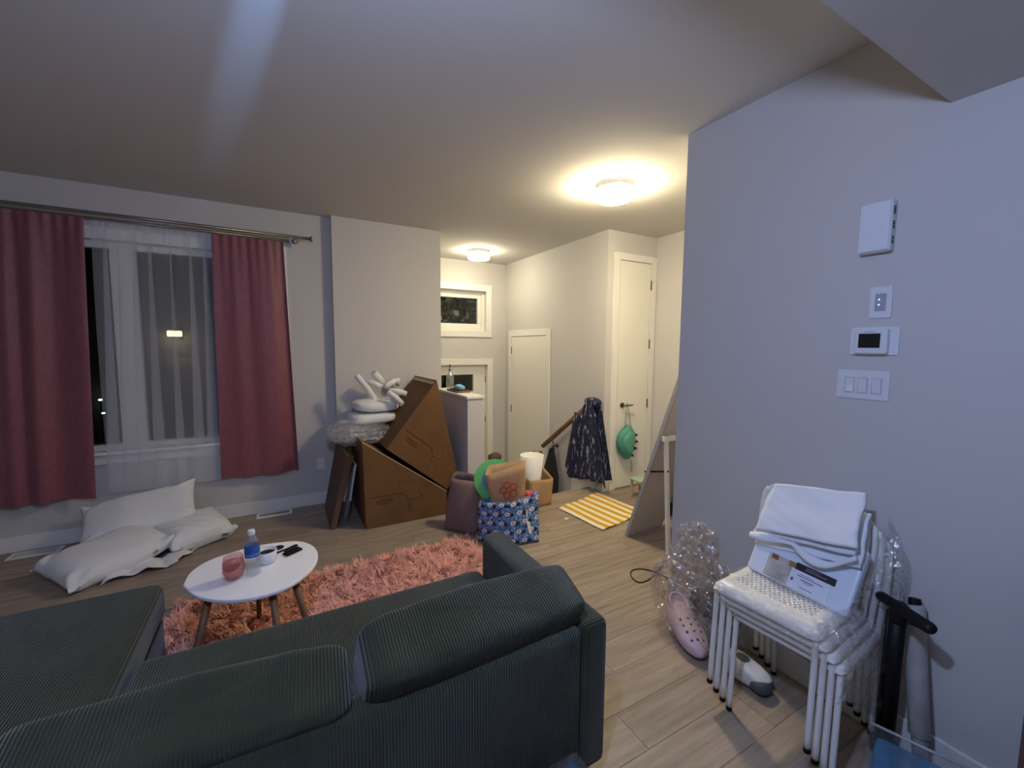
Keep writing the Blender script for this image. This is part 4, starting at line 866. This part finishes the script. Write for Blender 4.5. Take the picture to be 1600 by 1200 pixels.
MB().blob((1.965, 1.33, .07), .06, .13, .075, .7, 30, 14, crumple(.06, 8, 6)).build('lower_shoe', M('grey_mesh', (.16, .165, .17), .8), gs, smooth=True)
ws = thing('white_sneaker', 'white and grey sneaker under the stacked chairs', 'shoe', (1.86, 1.06, 0))
MB().blob((1.86, 1.07, .055), .055, .11, .052, .75, 30, 16, lambda p, a, b: Vector((p.x, p.y, p.z*(1+.35*p.y/.11)))).build('upper', M('sneaker_white', (.66, .68, .70), .6), ws, smooth=True)
MB().blob((1.855, 1.00, .045), .052, .045, .035, .8, 24, 12).build('toe_cap', M('sneaker_grey', (.08, .085, .09), .7), ws, smooth=True)
MB().blob((1.858, 1.10, .095), .032, .045, .018, .8, 20, 10).build('opening', M('sneaker_inside', (.12, .12, .12), .8), ws, smooth=True)
def bagf(p, a, b):
    v = (p.z+.24)/.48; k_ = 1.0-.45*max(0, v-.55)/.45
    q = Vector((p.x*k_, p.y*k_, p.z)); return q*(1+.10*(wob(a*1.6, b*2.2, 3)+.5*wob(a*4, b*4, 1)))+Vector((.05*v, .05*v, 0))
sb = MB().blob((1.895, 1.36, .245), .140, .255, .245, .7, 64, 34, bagf).build('clear_shoe_bag', plast_m, smooth=False)
tag(sb, 'clear plastic bag full of shoes beside the chair stack', 'plastic bag')
kn = MB().blob((1.965, 1.44, .50), .06, .10, .085, .7, 40, 24, crumple(.30, 26, 7)).build('gathered_top', plast_m, sb, smooth=False)

# ------------------------------------------------------------ scooter handlebar, roll, packages, cabinet
sc_ = thing('kick_scooter', 'black folded scooter with bar handle leaning by the wall', 'scooter', (1.95, .585, 0))
MB().tube([(1.985, .600, .03), (1.93, .580, .635)], .024, 16, True, 1).build('stem', black_m, sc_, smooth=True)
MB().tube([(1.965, .622, .06), (1.925, .605, .60)], .008, 10).build('folding_strut', black_m, sc_, smooth=True)
b0, b1 = Vector((1.930, .643, .640)), Vector((1.834, .463, .640))
MB().tube([b0, b0.lerp(b1, .06), b0.lerp(b1, .5), b0.lerp(b1, .94), b1], [.012, .019, .020, .021, .016], 16, True, .8).build('handlebar', black_m, sc_, smooth=True)
MB().tube([(1.93, .58, .575), (1.925, .578, .632)], .029, 16).build('clamp', black_m, sc_, bevel=.003)
MB().obox((1.915, .545, .585), (.03, 0, 0), (0, -.03, 0), (0, 0, .02)).build('clamp_lever', black_m, sc_)
MB().tube([(1.985, .602, .004), (1.985, .602, .05)], .045, 20).build('foot', black_m, sc_, bevel=.004)
rl = thing('wrapped_roll', 'grey plastic-wrapped roll leaning on the wall behind the scooter', 'roll', (2.03, .53, 0))
roll_m = M('grey_wrap', (.42, .41, .40), .35, bmp=.25, bscale=50, var=.12, vscale=20)
MB().tube([(1.995, .512, .145), (1.996, .513, .152), (2.038, .57, .60), (2.039, .572, .605)], [.024, .031, .031, .026], 20).build('wrapped_tube', roll_m, rl, smooth=True)
MB().tube([(1.983, .497, .02), (1.996, .512, .15)], [.020, .024], 16).build('core_end', M('roll_core', (.20, .20, .21), .6), rl, smooth=True)
MB().tube([(2.036, .568, .60), (2.042, .573, .628)], [.020, .018], 16).build('top_end', black_m, rl)
bp = thing('blue_package', 'blue textile package in clear plastic in front of the scooter', 'package', (1.70, .40, 0))
C1 = Vector((1.838, .601, 0)); e1 = Vector((.090, -.292, 0)); e2 = Vector((-.30, -.075, 0))
bluec = M('blue_textile', (.06, .20, .34), .6, var=.35, vscale=14)
MB().obox(C1+e1*.06+e2*.06+Vector((0, 0, .004)), e1*.88, e2*.88, Vector((0, 0, .178))).build('textile', bluec, bp, bevel=.02, seg=3)
film3 = MB().obox(C1+Vector((0, 0, .002)), e1, e2, Vector((0, 0, .196))).build('plastic_cover', THIN('package_film', (.97, .98, 1), .12, .08, .06, (.85, .9, .95), True), bp, bevel=.015)
MB().tube([C1+Vector((0, 0, .198)), C1+e1+Vector((0, 0, .198))], .005, 8).build('seam', roll_m, bp, smooth=True)
bp2 = thing('blue_package', 'blue plastic-wrapped package on the floor behind the sofa corner', 'package', (.6, .75, 0))
B(.46, .755, .57, .94, .003, .290).build('textile', M('blue_textile_dark', (.03, .10, .16), .5, var=.4, vscale=12), bp2, bevel=.012)
B(.45, .768, .56, .953, .001, .300).build('plastic_cover', MATS['package_film'], bp2, bevel=.006)
cbn = thing('brown_cabinet', 'dark brown wooden cabinet standing beside the blue package', 'cabinet', (1.95, .1, 0))
cw = WOOD('red_brown_wood', (.07, .045, .04), (.15, .085, .07), .5, (14, 14, 1.2), False)
B(1.80, 2.06, -.35, .258, .04, .80).build('carcass', cw, cbn, bevel=.004)
B(1.79, 2.06, -.36, .262, .80, .82).build('top', cw, cbn, bevel=.003)
B(1.82, 2.05, -.33, .245, .001, .04).build('plinth', black_m, cbn)
